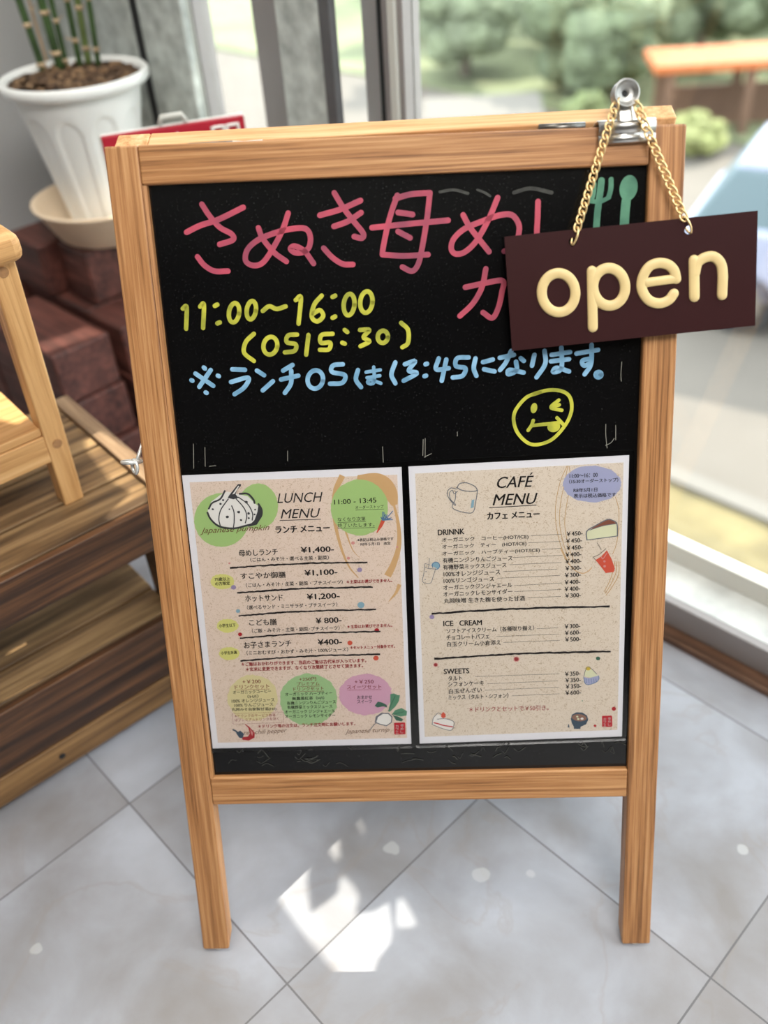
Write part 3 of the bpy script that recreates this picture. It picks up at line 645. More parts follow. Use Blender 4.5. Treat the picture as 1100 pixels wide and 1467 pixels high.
for i in range(70):
    t, r = rnd.uniform(0, 6.28), .1 * math.sqrt(rnd.random()); x, y = r * math.cos(t), r * math.sin(t); s_ = rnd.uniform(.003, .007); h = rnd.uniform(0, 3.14)
    c, s2 = math.cos(h) * s_, math.sin(h) * s_; z = PH - .008
    b.hexa([(x - c - s2 * .4, y - s2 + c * .4, z), (x + c - s2 * .4, y + s2 + c * .4, z), (x + c + s2 * .4, y + s2 - c * .4, z + .002), (x - c + s2 * .4, y - s2 - c * .4, z + .002),
            (x - c - s2 * .4, y - s2 + c * .4, z + .004), (x + c - s2 * .4, y + s2 + c * .4, z + .005), (x + c + s2 * .4, y + s2 - c * .4, z + .006), (x - c + s2 * .4, y - s2 - c * .4, z + .005)])
bk = b.build('bark_chips', 'bark_chip', pot); bk['kind'] = 'stuff'
def cane(x0, y0, x1, y1, w, mat, nodes):
    p0 = on_z(x0, y0, PZ + PH - .014); d = ray(x1, y1); hn = Vector((ray(x0, y0).x, ray(x0, y0).y, 0)).normalized()
    p1 = CAM + d * ((p0 - CAM).dot(hn) / d.dot(hn)); dirn = (p1 - p0).normalized(); L = .62
    o = Vector((pc.x, pc.y, PZ)); rr = w / 2 / FPX * 1.5
    pts, rs = [], []; ks = 40
    for i in range(ks + 1):
        s_ = L * i / ks; pts.append(p0 - o + dirn * s_ + Vector((0, 0, 1)) * .10 * s_ * s_); rs.append(rr * (1 - .25 * i / ks))
    c = MB().tube(pts, rs, 12).build('cane', mat, pot, smooth=True)
    for s_ in nodes:
        n = MB()
        i = min(ks - 1, int(s_ * ks / L)); p = pts[i]; n.tube([p - dirn * .0035, p - dirn * .0015, p + dirn * .002, p + dirn * .004], [rs[i] * 1.02, rs[i] * 1.25, rs[i] * 1.18, rs[i] * 1.0], 12)
        q = rnd.uniform(0, 6.28); e = Vector((math.cos(q), math.sin(q), .35)) * .016
        n.tube([p, p + e * .6, p + e], [.0016, .0012, .0006], 6)
        n.build('node_ring', 'node', c, smooth=True)
cane(64, 106, 27, 0, 11, 'cane', (.03, .085, .15, .22, .3, .4))
cane(88, 104, 59, 0, 12.5, 'cane', (.04, .105, .14, .2, .28, .38))
cane(97, 101, 73, 0, 8, 'cane', (.03, .09, .13, .22, .3, .42))
cane(116, 100, 96, 0, 9, 'cane', (.05, .11, .19, .26, .36))
cane(128, 97, 111, 0, 10.5, 'cane_pale', (.035, .095, .16, .25, .37))
cane(142, 99, 127, 0, 8, 'cane', (.045, .12, .2, .31, .43))
cane(70, 98, 41, 0, 4, 'cane_dry', (.1, .2))

# ------------------------------------------------------------------ red sign standing behind the board
pL, pR = on_z(146, 195, .65), on_z(349, 163, .65)
dr = (pR - pL); wS = dr.length; aS = math.atan2(dr.y, dr.x)
rs_ = empty('stand_sign', loc=(pL.x, pL.y, 0), rz=aS); tag(rs_, 'red sign with white letters standing behind the chalkboard', 'sign')
MB().box(-.002, wS, 0, .010, .50, .6480).build('sign_panel', 'red', rs_, bevel=.002)
MB().box(-.004, wS + .002, .009, .016, .497, .6488).build('sign_frame', 'white', rs_, bevel=.002)
for x in (.03, wS - .04): MB().box(x, x + .012, .021, .033, 0, .5).build('leg', 'white', rs_, bevel=.001)
for x in (.03, wS - .04): MB().box(x, x + .012, .021, .033, .5, .64).build('upright', 'white', rs_)
MB().box(-.01 + .03, wS - .02, .0215, .034, 0, .012).build('base_bar', 'white', rs_)
b = MB()
x0 = wS * .46
b.tube([(x0 - .012, .004, .6515), (x0 - .008, .004, .662), (x0 + .022, .004, .662), (x0 + .027, .004, .6515)], .004, 8); b.build('handle', 'alu_lt', rs_, smooth=True)
b = MB()
for cx in (.80, .905):
    c = wS * cx; b.tube([(c - .0085, -.0006, .60), (c - .0085, -.0006, .639), (c - .006, -.0006, .638), (c + .006, -.0006, .638), (c + .0085, -.0006, .639), (c + .0085, -.0006, .60)], .0022, 6)
c = wS * .51; b.tube([(c, -.0006, .60), (c, -.0006, .639)], .0018, 6)
b.build('lettering', 'white', rs_)

# ------------------------------------------------------------------ the chalkboard A-frame
BW = .5026; HL, HR = .8562, .8495
UL, UR = .0338, .4718; VBOT, VRAIL = .2259, .1929; VTL, VTR = .8226, .8182
PT = .022; NP = -.0070
cb = empty('chalkboard', mw=BOARD_M)
tag(cb, 'wooden A-frame chalkboard with handwritten menu hours standing on the tiled floor', 'chalkboard')
FOOT = .0045
def post(u0, u1, v0, v1a, v1b, n0, n1, parent=cb, name='post'):
    vb = v0 + .0095
    return MB().hexa([(u0, vb, n0), (u1, vb, n0), (u1, v1b, n0), (u0, v1a, n0), (u0, v0, n1), (u1, v0, n1), (u1, v1b, n1), (u0, v1a, n1)]).build(name, 'oak_v', parent, bevel=.0018)
slope = (HR - HL) / BW
post(0, UL - .004, FOOT, HL, HL + slope * .03, -PT, 0)
post(UR, BW, FOOT, HR - slope * .03, HR, -PT, 0)
MB().hexa([(UL - .0038, VTL + .0002, -PT), (UR - .0003, VTR, -PT), (UR - .0003, HR - slope * .03, -PT), (UL - .0038, HL + slope * .03, -PT),
           (UL - .0038, VTL + .0002, 0), (UR - .0003, VTR, 0), (UR - .0003, HR - slope * .03, 0), (UL - .0038, HL + slope * .03, 0)]).build('rail', 'oak_u', cb, bevel=.0015)
MB().box(UL - .0038, UR - .0003, VRAIL, VBOT, -PT, -.0006).build('rail', 'oak_u', cb, bevel=.0015)
MB().hexa([(UL - .0037, VBOT, -PT + .002), (UL, VBOT, -PT + .002), (UL, VTL, -PT + .002), (UL - .0037, VTL, -PT + .002),
           (UL - .0037, VBOT, -.0004), (UL, VBOT, -.0012), (UL, VTL, -.0012), (UL - .0037, VTL, -.0004)]).build('bead', 'oak_v', cb)
MB().hexa([(UL, VBOT, NP - .004), (UR, VBOT, NP - .004), (UR, VTR + .002, NP - .004), (UL, VTL + .002, NP - .004), (UL, VBOT, NP), (UR, VBOT, NP), (UR, VTR + .002, NP), (UL, VTL + .002, NP)]).build('writing_panel', 'board', cb)
def lw(x, y, z): return (x, y * VB.y + z * VB.z, y * NB.y + z * NB.z)      # world -> chalkboard local
for u in (.017, .487):
    MB().tube([lw(u, .0125, 0), lw(u, .0125, .0015), lw(u, .0125, .0062)], [.0085, .0098, .0098], 20).build('foot_glide', 'glide', cb, smooth=True)
# rear leaf, hinged at the top and leaning the other way
YC = .3565
def rv(u, v, n):                                # rear leaf point -> chalkboard local
    l2 = R(12.0); q = v - .853; y = YC + .0215 - q * math.sin(l2) + n * math.cos(l2); z = .785 + q * math.cos(l2) + n * math.sin(l2)
    return (u, y * VB.y + z * VB.z, y * NB.y + z * NB.z)
def rbox(name, mat, u0, u1, v0, v1, n0, n1, bev=.0015):
    o = MB().hexa([rv(*p) for p in ((u0, v0, n0), (u1, v0, n0), (u1, v1, n0), (u0, v1, n0), (u0, v0, n1), (u1, v0, n1), (u1, v1, n1), (u0, v1, n1))]).build(name, mat, cb, bevel=bev)
    fix_normals(o); return o
rbox('rear_post', 'raw_v', .002, .032, .0595, .853, -PT, 0); rbox('rear_post', 'raw_v', .470, .500, .0595, .853, -PT, 0)
rbox('rear_rail', 'raw_u', .0322, .4698, .820, .853, -PT, 0); rbox('rear_rail', 'oak_u', .0322, .4698, .193, .226, -PT, 0)
rbox('rear_panel', 'board', .0322, .4698, .226, .820, -.011, -.007, 0)
for u in (.09, .40):
    b = MB(); hy = rv(u, .853, -PT); b.tube([(u - .02, hy[1] - .004, hy[2] + .003), (u + .02, hy[1] - .004, hy[2] + .003)], .004, 12); b.build('hinge', 'steel_dk', cb, smooth=True)
# paper scrap left on top of the rear leaf
b = MB(); q = [on_b(x, y, -.021) for x, y in ((288, 206.5), (300, 203.5), (318, 204), (333, 201.5), (350, 202), (376, 199.5), (376, 203), (330, 206.5))]
n_ = len(q); b.add([(p.x, p.y, -.0212) for p in q] + [(p.x, p.y, -.0209) for p in q], [tuple(range(n_ - 1, -1, -1)), tuple(range(n_, 2 * n_))] + [(i, (i + 1) % n_, n_ + (i + 1) % n_, n_ + i) for i in range(n_)])
b.build('paper_scrap', 'white', cb)['label'] = 'torn white paper scrap on the top edge'
# hook and eye on the left post
e = on_b(205, 661, -.010); b = MB()
b.tube([(e.x, e.y, e.z), (e.x - .006, e.y, e.z)], .0013, 8)
b.tube([(e.x - .0115 + .0085 * math.cos(t), e.y + .0012 * math.sin(t) , e.z + .0085 * math.sin(t)) for t in [2 * math.pi * i / 28 for i in range(28)]], .0022, 8, True); b.build('screw_eye', 'wire', cb, smooth=True)
b = MB(); c = Vector((e.x - .0075, e.y - .004, e.z + .004))
b.tube([c + Vector((.0055 * math.cos(t) * .6, .0065 * math.sin(t), .003 * math.cos(t))) for t in [2 * math.pi * i / 24 for i in range(24)]], .0019, 8, True)
b.tube([c + Vector((.003, .006, 0)), (e.x - .002, e.y + .016, e.z - .012), (e.x + .004, e.y + .03, e.z - .04)], .0018, 8); b.build('stay_hook', 'wire', cb, smooth=True)

# ---- handwriting on the writing panel
NW = NP + .0004
def Z5(q): return [(x / 2.75 + 240, y / 2.75 + 240) for x, y in q]
def Z6(q): return [(x / 3.2353 + 600, y / 3.2353 + 240) for x, y in q]
def Z7(q): return [(x / 5.789 + 820, y / 5.789 + 220) for x, y in q]
PXM = .00073
def write(name, mat, strokes, width, fills=()):
    b = MB(); n = NW
    for f in fills: b.poly([on_b(x, y, NW)[:2] for x, y in f], n); n += 8e-6
    for s_ in strokes:
        w = width
        if isinstance(s_, tuple): s_, w = s_
        pts = [on_b(p[0], p[1], NW)[:2] for p in smooth_path(s_)]
        b.ribbon(pts, w * PXM, n); n += 8e-6
    return b.build(name, mat, cb)
pink = [Z5(q) for q in ([(75, 255), (130, 228), (200, 205), (298, 157)], [(135, 145), (165, 190), (205, 235), (252, 262), (257, 285), (205, 303)], [(118, 352), (145, 385), (185, 408), (238, 408)],
    [(358, 238), (375, 280), (420, 335), (468, 370)], [(475, 180), (455, 240), (420, 310), (378, 372), (340, 386), (308, 368), (314, 325), (352, 288), (410, 262), (480, 243), (540, 240), (562, 270), (558, 312), (535, 333), (502, 335), (484, 320), (502, 310), (540, 330), (575, 378)],
    [(600, 188), (680, 165), (760, 130)], [(655, 232), (710, 212), (762, 178)], [(657, 100), (690, 155), (730, 208), (770, 258), (765, 278), (735, 272)], [(615, 318), (650, 355), (690, 380), (730, 382)],
    [(905, 110), (885, 165), (868, 225), (850, 310), (846, 342)], [(846, 343), (930, 348), (1026, 343)], [(897, 122), (960, 105), (1033, 100)], [(1033, 100), (1022, 200), (1000, 330), (985, 385), (962, 408), (925, 392)],
    [(805, 237), (950, 222), (1105, 208)], [(908, 177), (965, 185)], [(908, 252), (955, 277)])]
pink += [Z6(q) for q in ([(205, 220), (235, 275), (285, 340), (325, 390)], [(365, 140), (325, 235), (270, 335), (215, 390), (170, 400), (150, 375), (162, 330), (210, 285), (290, 250), (370, 222), (430, 220), (463, 265), (460, 320), (440, 375), (395, 388)],
    [(552, 158), (550, 230), (548, 330), (575, 410), (660, 420), (740, 370)], [(215, 555), (300, 537), (388, 525), (384, 580), (368, 650), (340, 697), (297, 672)], [(310, 470), (292, 555), (250, 630), (190, 688)],
    [(480, 545), (620, 530), (600, 620), (520, 690)], [(690, 590), (800, 580)], [(745, 590), (742, 670)], [(670, 680), (820, 668)])]
write('title_lettering', 'c_pink', pink, 6.8)['label'] = 'large pink handwritten title'
yel = [Z5(q) for q in ([(60, 556), (75, 550), (73, 635)], [(128, 548), (143, 540), (140, 632)], [(186, 545), (196, 540)], [(196, 614), (206, 610)], ell(262, 572, 20, 38, 8), ell(330, 562, 18, 36, 8), [(375, 565), (400, 547), (430, 557), (465, 547)],
    [(505, 522), (525, 512), (516, 615)], [(607, 505), (578, 540), (568, 588), (590, 606), (613, 585), (600, 562), (574, 575)], [(650, 510), (660, 505)], [(650, 592), (660, 587)], ell(715, 540, 21, 42, 6), ell(783, 530, 24, 42, 6),
    [(340, 655), (308, 688), (302, 730), (340, 762)], ell(405, 702, 27, 35, 12), [(510, 658), (475, 662), (470, 688), (505, 697), (500, 722), (462, 728)], [(555, 660), (546, 737)], [(650, 655), (607, 660), (604, 690), (640, 690), (635, 716), (600, 718)],
    [(698, 640), (708, 648)], [(688, 690), (698, 694)], [(758, 640), (795, 640), (772, 668), (795, 685), (760, 704)], ell(848, 667, 20, 24, 8), [(920, 612), (947, 640), (947, 690), (925, 708)])]
write('hours_lettering', 'c_yellow', yel, 5.6)['label'] = 'yellow handwritten opening hours'
blue = [Z5(q) for q in ([(110, 812), (180, 860)], [(170, 798), (125, 864)], [(143, 788), (147, 792)], [(198, 820), (202, 822)], [(150, 886), (154, 888)], [(94, 838), (98, 840)],
    [(255, 795), (305, 797)], [(250, 845), (318, 828), (303, 865), (264, 893)], [(352, 800), (380, 818)], [(375, 878), (415, 842)], [(492, 778), (455, 800)], [(447, 835), (515, 820)], [(487, 800), (486, 850), (462, 888)],
    ell(582, 835, 30, 36, 12), [(690, 775), (652, 780), (648, 805), (698, 818), (688, 848), (640, 852)], [(750, 798), (742, 835), (762, 865)],
    [(897, 768), (882, 815), (897, 850)], [(935, 775), (975, 763), (950, 800), (982, 810), (930, 840)], [(1016, 775), (1022, 773)], [(1012, 822), (1018, 820)])]
blue += [Z6(q) for q in ([(92, 885), (80, 935), (138, 930)], [(127, 890), (106, 988)], [(230, 880), (178, 884), (172, 920), (215, 930), (202, 965), (157, 973)], [(262, 885), (254, 930), (266, 965)], [(297, 902), (342, 890)], [(302, 935), (350, 945)],
    [(375, 882), (440, 868)], [(428, 850), (402, 905), (376, 938)], [(472, 884), (486, 896)], [(450, 900), (452, 940), (415, 958), (420, 938), (485, 950)], [(535, 868), (524, 918)], [(582, 850), (585, 910), (545, 972)],
    [(615, 868), (700, 855)], [(612, 898), (695, 888)], [(660, 835), (660, 930), (622, 948), (638, 928), (695, 945)], [(730, 862), (830, 845)], [(800, 822), (797, 910), (768, 958)], [(797, 885), (758, 895), (765, 918), (797, 905)], ell(832, 960, 13, 12))]
blue += [(Z5(q), 4.4) for q in ([(782, 806), (838, 797)], [(786, 828), (836, 820)], [(812, 786), (814, 842), (800, 852), (788, 846), (800, 836), (840, 850)])]
write('notice_lettering', 'c_blue', blue, 5.8)['label'] = 'blue handwritten notice line'
face = [Z6(q) for q in ([(560, 1042), (495, 1068), (442, 1140), (450, 1215), (498, 1272), (550, 1284), (620, 1258), (682, 1188), (708, 1120), (698, 1062), (660, 1036), (600, 1032), (535, 1048)], [(648, 1078), (612, 1112), (662, 1125)], [(618, 1110), (650, 1100)],
    [(530, 1172), (522, 1195), (506, 1218)], [(525, 1196), (600, 1188), (650, 1182)], [(640, 1160), (668, 1190)])]
write('face_drawing', 'c_yellow', face, 4.6, [Z6(ell(533, 1115, 15, 24, 12)), Z6(ell(625, 1202, 30, 24, -15))])['label'] = 'yellow winking face with its tongue out'
write('fork_drawing', 'c_green', [(Z7([(240, 225), (228, 330), (208, 480), (198, 610)]), 8), (Z7([(182, 250), (176, 330), (160, 385)]), 5), (Z7([(320, 215), (318, 290), (300, 362)]), 6), (Z7([(150, 395), (230, 398), (300, 365)]), 5)], 6)['label'] = 'green chalk fork'
write('spoon_drawing', 'c_green', [(Z7([(445, 390), (436, 480), (428, 610)]), 11)], 6, [Z7(ell(465, 285, 74, 108, 12))])['label'] = 'green chalk spoon'
sc = [Z6(q) for q in ([(866, 1190), (866, 1240), (872, 1300)], [(912, 1195), (912, 1262)], [(20, 1260), (18, 1335)], [(25, 1342), (58, 1326)], [(178, 1225), (178, 1245)], [(940, 900), (936, 960), (938, 990)], [(865, 1288), (890, 1275), (905, 1255)])]
sc += [[(277, 636), (277.5, 671)], [(293.5, 641), (294, 668)], [(300, 668), (309, 667)], [(412, 646), (412, 660)], [(548, 640), (549, 662)], [(609, 628), (609, 655)]]
write('scratch_marks', 'chalk_scratch', sc, .8)['kind'] = 'stuff'
rnd = random.Random(11); gm = []
for i in range(46):
    x = rnd.uniform(318, 885); y = 1106 - (x - 306) * .0255 - rnd.uniform(6, 30); L = rnd.uniform(4, 20)
    gm.append(([(x, y), (x + L * .4, y + rnd.uniform(-5, 5)), (x + L, y + rnd.uniform(-6, 6))], rnd.uniform(.6, 1.4)))
for q, w in (([(630, 275), (650, 272), (670, 277)], 7), ([(736, 276), (760, 270), (790, 276)], 9), ([(684, 272), (694, 276), (702, 281)], 6)): gm.append((q, w * .5))
write('tape_residue', 'grime', gm, 1)['kind'] = 'stuff'

# ------------------------------------------------------------------ printed menus
FONT_CACHE = {}
def glyphs(s, bold=0.0, shear=0.0):
    k = (s, bold, shear)
    if k in FONT_CACHE: return FONT_CACHE[k]
    cu = bpy.data.curves.new('t', 'FONT'); cu.body = s; cu.size = 1; cu.offset = bold; cu.shear = shear; cu.resolution_u = 3; cu.fill_mode = 'BOTH'
    ob = bpy.data.objects.new('t', cu); COL.objects.link(ob)
    dg = bpy.context.evaluated_depsgraph_get(); ev = ob.evaluated_get(dg); me = ev.to_mesh()
    vs = [(v.co.x, v.co.y) for v in me.vertices]; fs = [tuple(p.vertices) for p in me.polygons]
    ev.to_mesh_clear(); bpy.data.objects.remove(ob); bpy.data.curves.remove(cu)
    x0, x1 = min(v[0] for v in vs), max(v[0] for v in vs); y0, y1 = min(v[1] for v in vs), max(v[1] for v in vs)
    r = ([((x - x0) / (x1 - x0), (y - y0) / (y1 - y0)) for x, y in vs], fs); FONT_CACHE[k] = r; return r
NPAP = NP + .0007
class Menu:
    def __init__(s, name, label, corners):
        s.c = [on_b(x, y, NPAP) for x, y in corners]          # tl tr bl br of the sheet
        s.o = (s.c[2] + s.c[3]) / 2; s.o.z = NP + .0003
        s.root = empty(name, mw=BOARD_M @ Matrix.Translation(s.o)); tag(s.root, label, 'menu')
        s.n = NPAP + .0002
    def quad(s, name, mat, tl, tr, bl, br, n0, n1):
        b = MB(); b.hexa([(p[0], p[1], n0) for p in (bl, br, tr, tl)] + [(p[0], p[1], n1) for p in (bl, br, tr, tl)]); return b.build(name, mat, s.root, shift=s.o)
    def sheet(s, mats, inner):
        tl, tr, bl, br = s.c
        s.quad('paper_sheet', 'paper', tl, tr, bl, br, NP + .0005, NPAP)
        i = [on_b(x, y, NPAP) for x, y in inner]
        s.quad('printed_background', mats, i[0], i[1], i[2], i[3], NPAP + .00002, NPAP + .0001)
        e = .0046; ux = (br - bl).normalized() * e; uy = (tl - bl).normalized() * e; k = .5
        out = []
        for c, sx, sy in ((bl, -1, -1), (br, 1, -1), (tr, 1, 1), (tl, -1, 1)):
            a, b_, m = c + ux * sx * k * .2 + uy * sy, c + ux * sx + uy * sy * k * .2, c + ux * sx * .85 + uy * sy * .85
            out += [b_, m, a] if (sx * sy > 0) else [a, m, b_]
        b = MB(); n = len(out); lo = [(p.x, p.y, NP + .0003) for p in out]; hi = [(p.x, p.y, NPAP + .0012) for p in out]
        b.add(lo + hi, [tuple(range(n, 2 * n))] + [(j, (j + 1) % n, n + (j + 1) % n, n + j) for j in range(n)])
        f = b.build('laminate_film', 'film', s.root, shift=s.o); f['label'] = 'clear glossy laminate around the printed sheet'
    def P(s, x, y): q = on_b(x, y, s.n); return Vector((q.x, q.y))
    def text(s, b, t, x0, y0, x1, y1, h, bold=0.0, shear=0.0, under=False):
        vs, fs = glyphs(t, 0.0, shear); p0, p1 = s.P(x0, y0), s.P(x1, y1); d = p1 - p0; up = Vector((-d.y, d.x)).normalized() * ((s.P(x0, y0 - h) - p0).length)
        e = bold * up.length * 1.8; ex, ey = d.normalized() * e, up.normalized() * e * .6
        for o in ([ex, -ex, ey, -ey] if bold > .009 else [ex, -ex] if bold > 0 else [ex]): b.add([(*(p0 + d * u + up * v + o), s.n) for u, v in vs], fs)
        if under:
            o = up.normalized() * -.0009; b.ribbon([p0 + o, p1 + o], .00035, s.n)
    def line(s, b, pts, w, sm=True, taper=None): b.ribbon([s.P(*p) for p in (smooth_path(pts, 5) if sm else pts)], w * PXM, s.n, taper=taper)
    def fill(s, b, pts, dn=0.0): b.poly([s.P(*p) for p in pts], s.n + dn)
    def brush(s, b, x0, y0, x1, y1, w, seed):
        r = random.Random(seed); k = 46; pts = []
        for i in range(k + 1):
            t = i / k; pts.append((x0 + (x1 - x0) * t, y0 + (y1 - y0) * t - 2.2 * math.sin(t * math.pi) * (1 if t < .7 else .8) + r.uniform(-.45, .45)))
        rr = [r.uniform(.7, 1.15) for _ in range(k + 1)]
        b.ribbon([s.P(*p) for p in pts], w * PXM, s.n + .00001, taper=lambda t: rr[int(t * k)])
def wob(cx, cy, rx, ry, amp, seed, k=64):
    r = random.Random(seed); return [(cx + rx * math.cos(2 * math.pi * i / k) * (1 + r.uniform(-amp, amp)), cy + ry * math.sin(2 * math.pi * i / k) * (1 + r.uniform(-amp, amp))) for i in range(k)]

L = Menu('lunch_menu', 'laminated LUNCH MENU sheet with pumpkin drawing, left of the two menus', [(260.6, 681), (575.1, 669), (304.7, 1072.2), (589.2, 1065.6)])
L.sheet('kraft', [(271.5, 691), (569, 680), (312.2, 1064), (583, 1057)])
# background tints and spots
b = MB(); U = []
def shade(mat, pts, dn=0.0):
    if mat not in U: U.append(mat)
    b.cur = U.index(mat); L.fill(b, pts, dn)
A1 = lambda x, y: (250 + x / 6.111, 660 + y / 6.111)
A2 = lambda x, y: (420 + x / 6.111, 660 + y / 6.111)
A4 = lambda x, y: (430 + x / 6.111, 780 + y / 6.111)
def tan(pts, w, m='ink_tan', dn=0.0, taper=None):
    if m not in U: U.append(m)
    b.cur = U.index(m); b.ribbon([L.P(*p) for p in smooth_path(pts, 8)], w * PXM, L.n + dn, taper=taper)
tan([A2(430, 130), A2(372, 260), A2(355, 420), A2(375, 590), A2(425, 780), A2(490, 930), A2(570, 1025)], 8, dn=-.00008, taper=lambda t: 1.0 - .85 * t)
tan([A2(440, 560), A2(470, 650), A2(520, 780), A2(590, 860)], 3, dn=-.00007, taper=lambda t: 1.1 - t)
tan([A2(560, 150), A2(740, 175), A2(840, 270), A2(890, 390)], 14, dn=-.00009, taper=lambda t: .5 + 1.1 * math.sin(t * 3.1))
tan([A2(880, 380), A2(920, 560), A2(925, 740), A2(880, 900), A2(825, 1010)], 8, dn=-.00008, taper=lambda t: .35 + .9 * t)
tan([A4(870, 350), A4(840, 420), A4(800, 470), A4(770, 505)], 5, dn=-.00008, taper=lambda t: 1.1 - t)
shade('ink_green', wob(317.1, 745.1, 39, 38.5, .012, 1), -.00005); shade('ink_green', wob(369.5, 725.5, 28.6, 32.7, .012, 2), -.00004)
shade('ink_green', wob(514.9, 727.1, 41, 40, .015, 3), -.00005)
shade('ink_yellow', wob(318.5, 833.2, 17, 11, .05, 4)); shade('ink_yellow', wob(325.8, 896.5, 15.5, 9.8, .05, 5)); shade('ink_yellow', wob(328.3, 936.3, 14.8, 9.3, .05, 6))
shade('ink_pale', wob(362, 1000, 36, 33, .03, 7)); shade('ink_green2', wob(442, 1002, 41.5, 37, .03, 8)); shade('ink_pink', wob(523.5, 995, 38, 29.5, .03, 9))
for c, (x, y), r in (('ink_rose', (328.6, 807), 1.5), ('ink_purple', (334.5, 841.4), 3.6), ('ink_sky', (340.9, 875.4), 3), ('ink_red', (343.8, 908.8), 3), ('ink_rose', A4(422, 120), 2.3), ('ink_purple', A4(520, 222), 3.6), ('ink_sky', A4(532, 530), 4.9),
                     ('ink_red', A4(670, 752), 3.5), ('ink_orange', A4(435, 862), 3.6), ('ink_orange', A4(663, 995), 3.8), ('ink_rose', A2(523, 720), 2.6), ('ink_rose', A2(910, 755), 1.5)):
    shade(c, wob(x, y, r, r * .9, .08, int(x)), .00001)
b.build('tinted_shapes', U, L.root, shift=L.o)
# text
b = MB()
T = lambda *a, **k: L.text(b, *a, **k)
IT, BD = .28, .014
L.n += .00006
T('LUNCH', 397.3, 720.9, 462.9, 718.7, 14, shear=IT); T('MENU', 402.2, 743, 459.3, 741.3, 13.2, shear=IT); L.line(b, [(401, 745.6), (459.3, 743.9)], .9, False)
T('ランチ メニュー', 395.3, 764, 472.3, 761, 9.6, bold=.028)
for t, x0, y0, x1, y1, pr, px0, py0, px1, py1, sub, sx0, sy0, sx1, sy1 in (
    ('母めしランチ', 342.8, 797.2, 398.1, 795, '¥1,400-', 431.5, 793, 478.4, 791.4, '（ごはん・みそ汁・選べる主菜・副菜）', 358.8, 805, 471, 801.7),
    ('すこやか御膳', 345, 829.8, 409.3, 827.6, '¥1,100-', 436.9, 826, 483.3, 824, '（ごはん・みそ汁・主菜・副菜・プチスイーツ）', 352.5, 841.6, 490.9, 836.7),
    ('ホットサンド', 351.7, 862, 405.2, 860.6, '¥1,200-', 440.1, 860, 486.5, 858.2, '（選べるサンド・ミニサラダ・プチスイーツ）', 354.1, 873.5, 483.2, 868.8),
    ('こども膳', 357.4, 896.4, 396.5, 895.4, '¥ 800-', 452.9, 893.4, 489.2, 891.7, '（ご飯・みそ汁・主菜・副菜･プチスイーツ）', 361.3, 907, 486.5, 902.4),
    ('お子さまランチ', 350, 929.2, 417.5, 926, '¥400-', 455.7, 924.2, 489.7, 922.8, '（ミニおむすび・おかず・みそ汁・100%ジュース）', 353.6, 938.6, 498.7, 933.2)):
    T(t, x0, y0, x1, y1, 8.8, bold=.013); T(pr, px0, py0, px1, py1, 9 if ',' in pr else 8, bold=.022); T(sub, sx0, sy0, sx1, sy1, 6.1, bold=.010)
for i, q in enumerate(((329.4, 813.8, 526.4, 805.6), (339.4, 849.5, 533.9, 841), (341.7, 882.3, 538.8, 873.3), (343.3, 914.2, 545, 904.7), (344.3, 946.9, 544.5, 937.4))): L.brush(b, *q, 2.5, 50 + i)
T('11:00 - 13:45', 478.9, 722.8, 539.1, 719.8, 7, bold=.008); T('オーダーストップ', 509.2, 729.6, 549.6, 728, 5, under=True); T('なくなり次第', 483.8, 747.2, 523.6, 746, 5.9, under=True); T('終了いたします。', 483.8, 755.9, 536.5, 754.4, 6, under=True)
T('※表記は税込み価格です', 512.1, 775.9, 563.5, 774, 4.5, bold=.012); T('R8年５月1日　改定', 516.5, 782, 559.4, 780.7, 4.5, bold=.012)
T('75歳以上', 307.8, 832.6, 329.6, 831.5, 5, bold=.016); T('の方限定', 308.6, 839, 329.6, 837.8, 5, bold=.016); T('小学生以下', 313.9, 899.1, 337.6, 897.8, 4.9, bold=.016); T('小学生未満', 316.8, 938.1, 339.4, 936.7, 4.6, bold=.016)
for q in (('オーガニックコーヒー', 334, 994.5, 388.5, 992.6), ('（H/I）', 354.9, 1000.6, 370.4, 999.8), ('100% オレンジジュース', 332.2, 1006.9, 393.2, 1005), ('100% りんごジュース', 336, 1012.9, 391.2, 1011.2), ('丸岡みそ自家製甘酒(H/I)', 332.2, 1019.3, 395.9, 1018.1),
          ('オーガニック ハーブティー', 408.7, 997.3, 475.9, 995), ('無農薬紅茶（H/I）', 418.7, 1003.4, 464.3, 1002.2), ('有機ニンジンりんごジュース', 411.3, 1010, 481, 1007.8), ('有機野菜ミックスジュース', 411.8, 1016, 476, 1014.3), ('オーガニック ジンジャエール', 408.2, 1022.6, 479.8, 1020.9), ('オーガニック レモンサイダー', 408.7, 1028.8, 480.2, 1027.1),
          ('おまかせ', 511.9, 1001.6, 532.8, 1001.1), ('スイーツ', 511.9, 1007.7, 532.8, 1007.1)):
    T(*q, 5, bold=.010)
b.cur = 1
for q in (('＊主菜はお選びできません。', 496.6, 836.2, 561.7, 834, 5), ('＊主菜はお選びできません。', 497.6, 900.4, 561.7, 898.2, 5), ('＊セットメニュー対象外です。', 502, 930.4, 565.8, 928.2, 5), ('＊ご飯はおかわりができます、当店のご飯は古代米が入っています。', 346.1, 954.5, 524.6, 948.8, 5.6),
          ('＊玄米に変更できますが、なくなり次第終了とさせて頂きます。', 352.6, 961.9, 520, 956.1, 5.6), ('＊ドリンク等の注文は、ランチ注文時にお願いします。', 370.1, 1043.3, 508.8, 1039.2, 5.2)): T(*q, bold=.022)
b.cur = 2
T('+￥200', 347.5, 979.5, 373.5, 978.7, 5.4, bold=.006); T('ドリンクセット', 336.7, 987.5, 385.8, 986, 6, bold=.008, under=True)
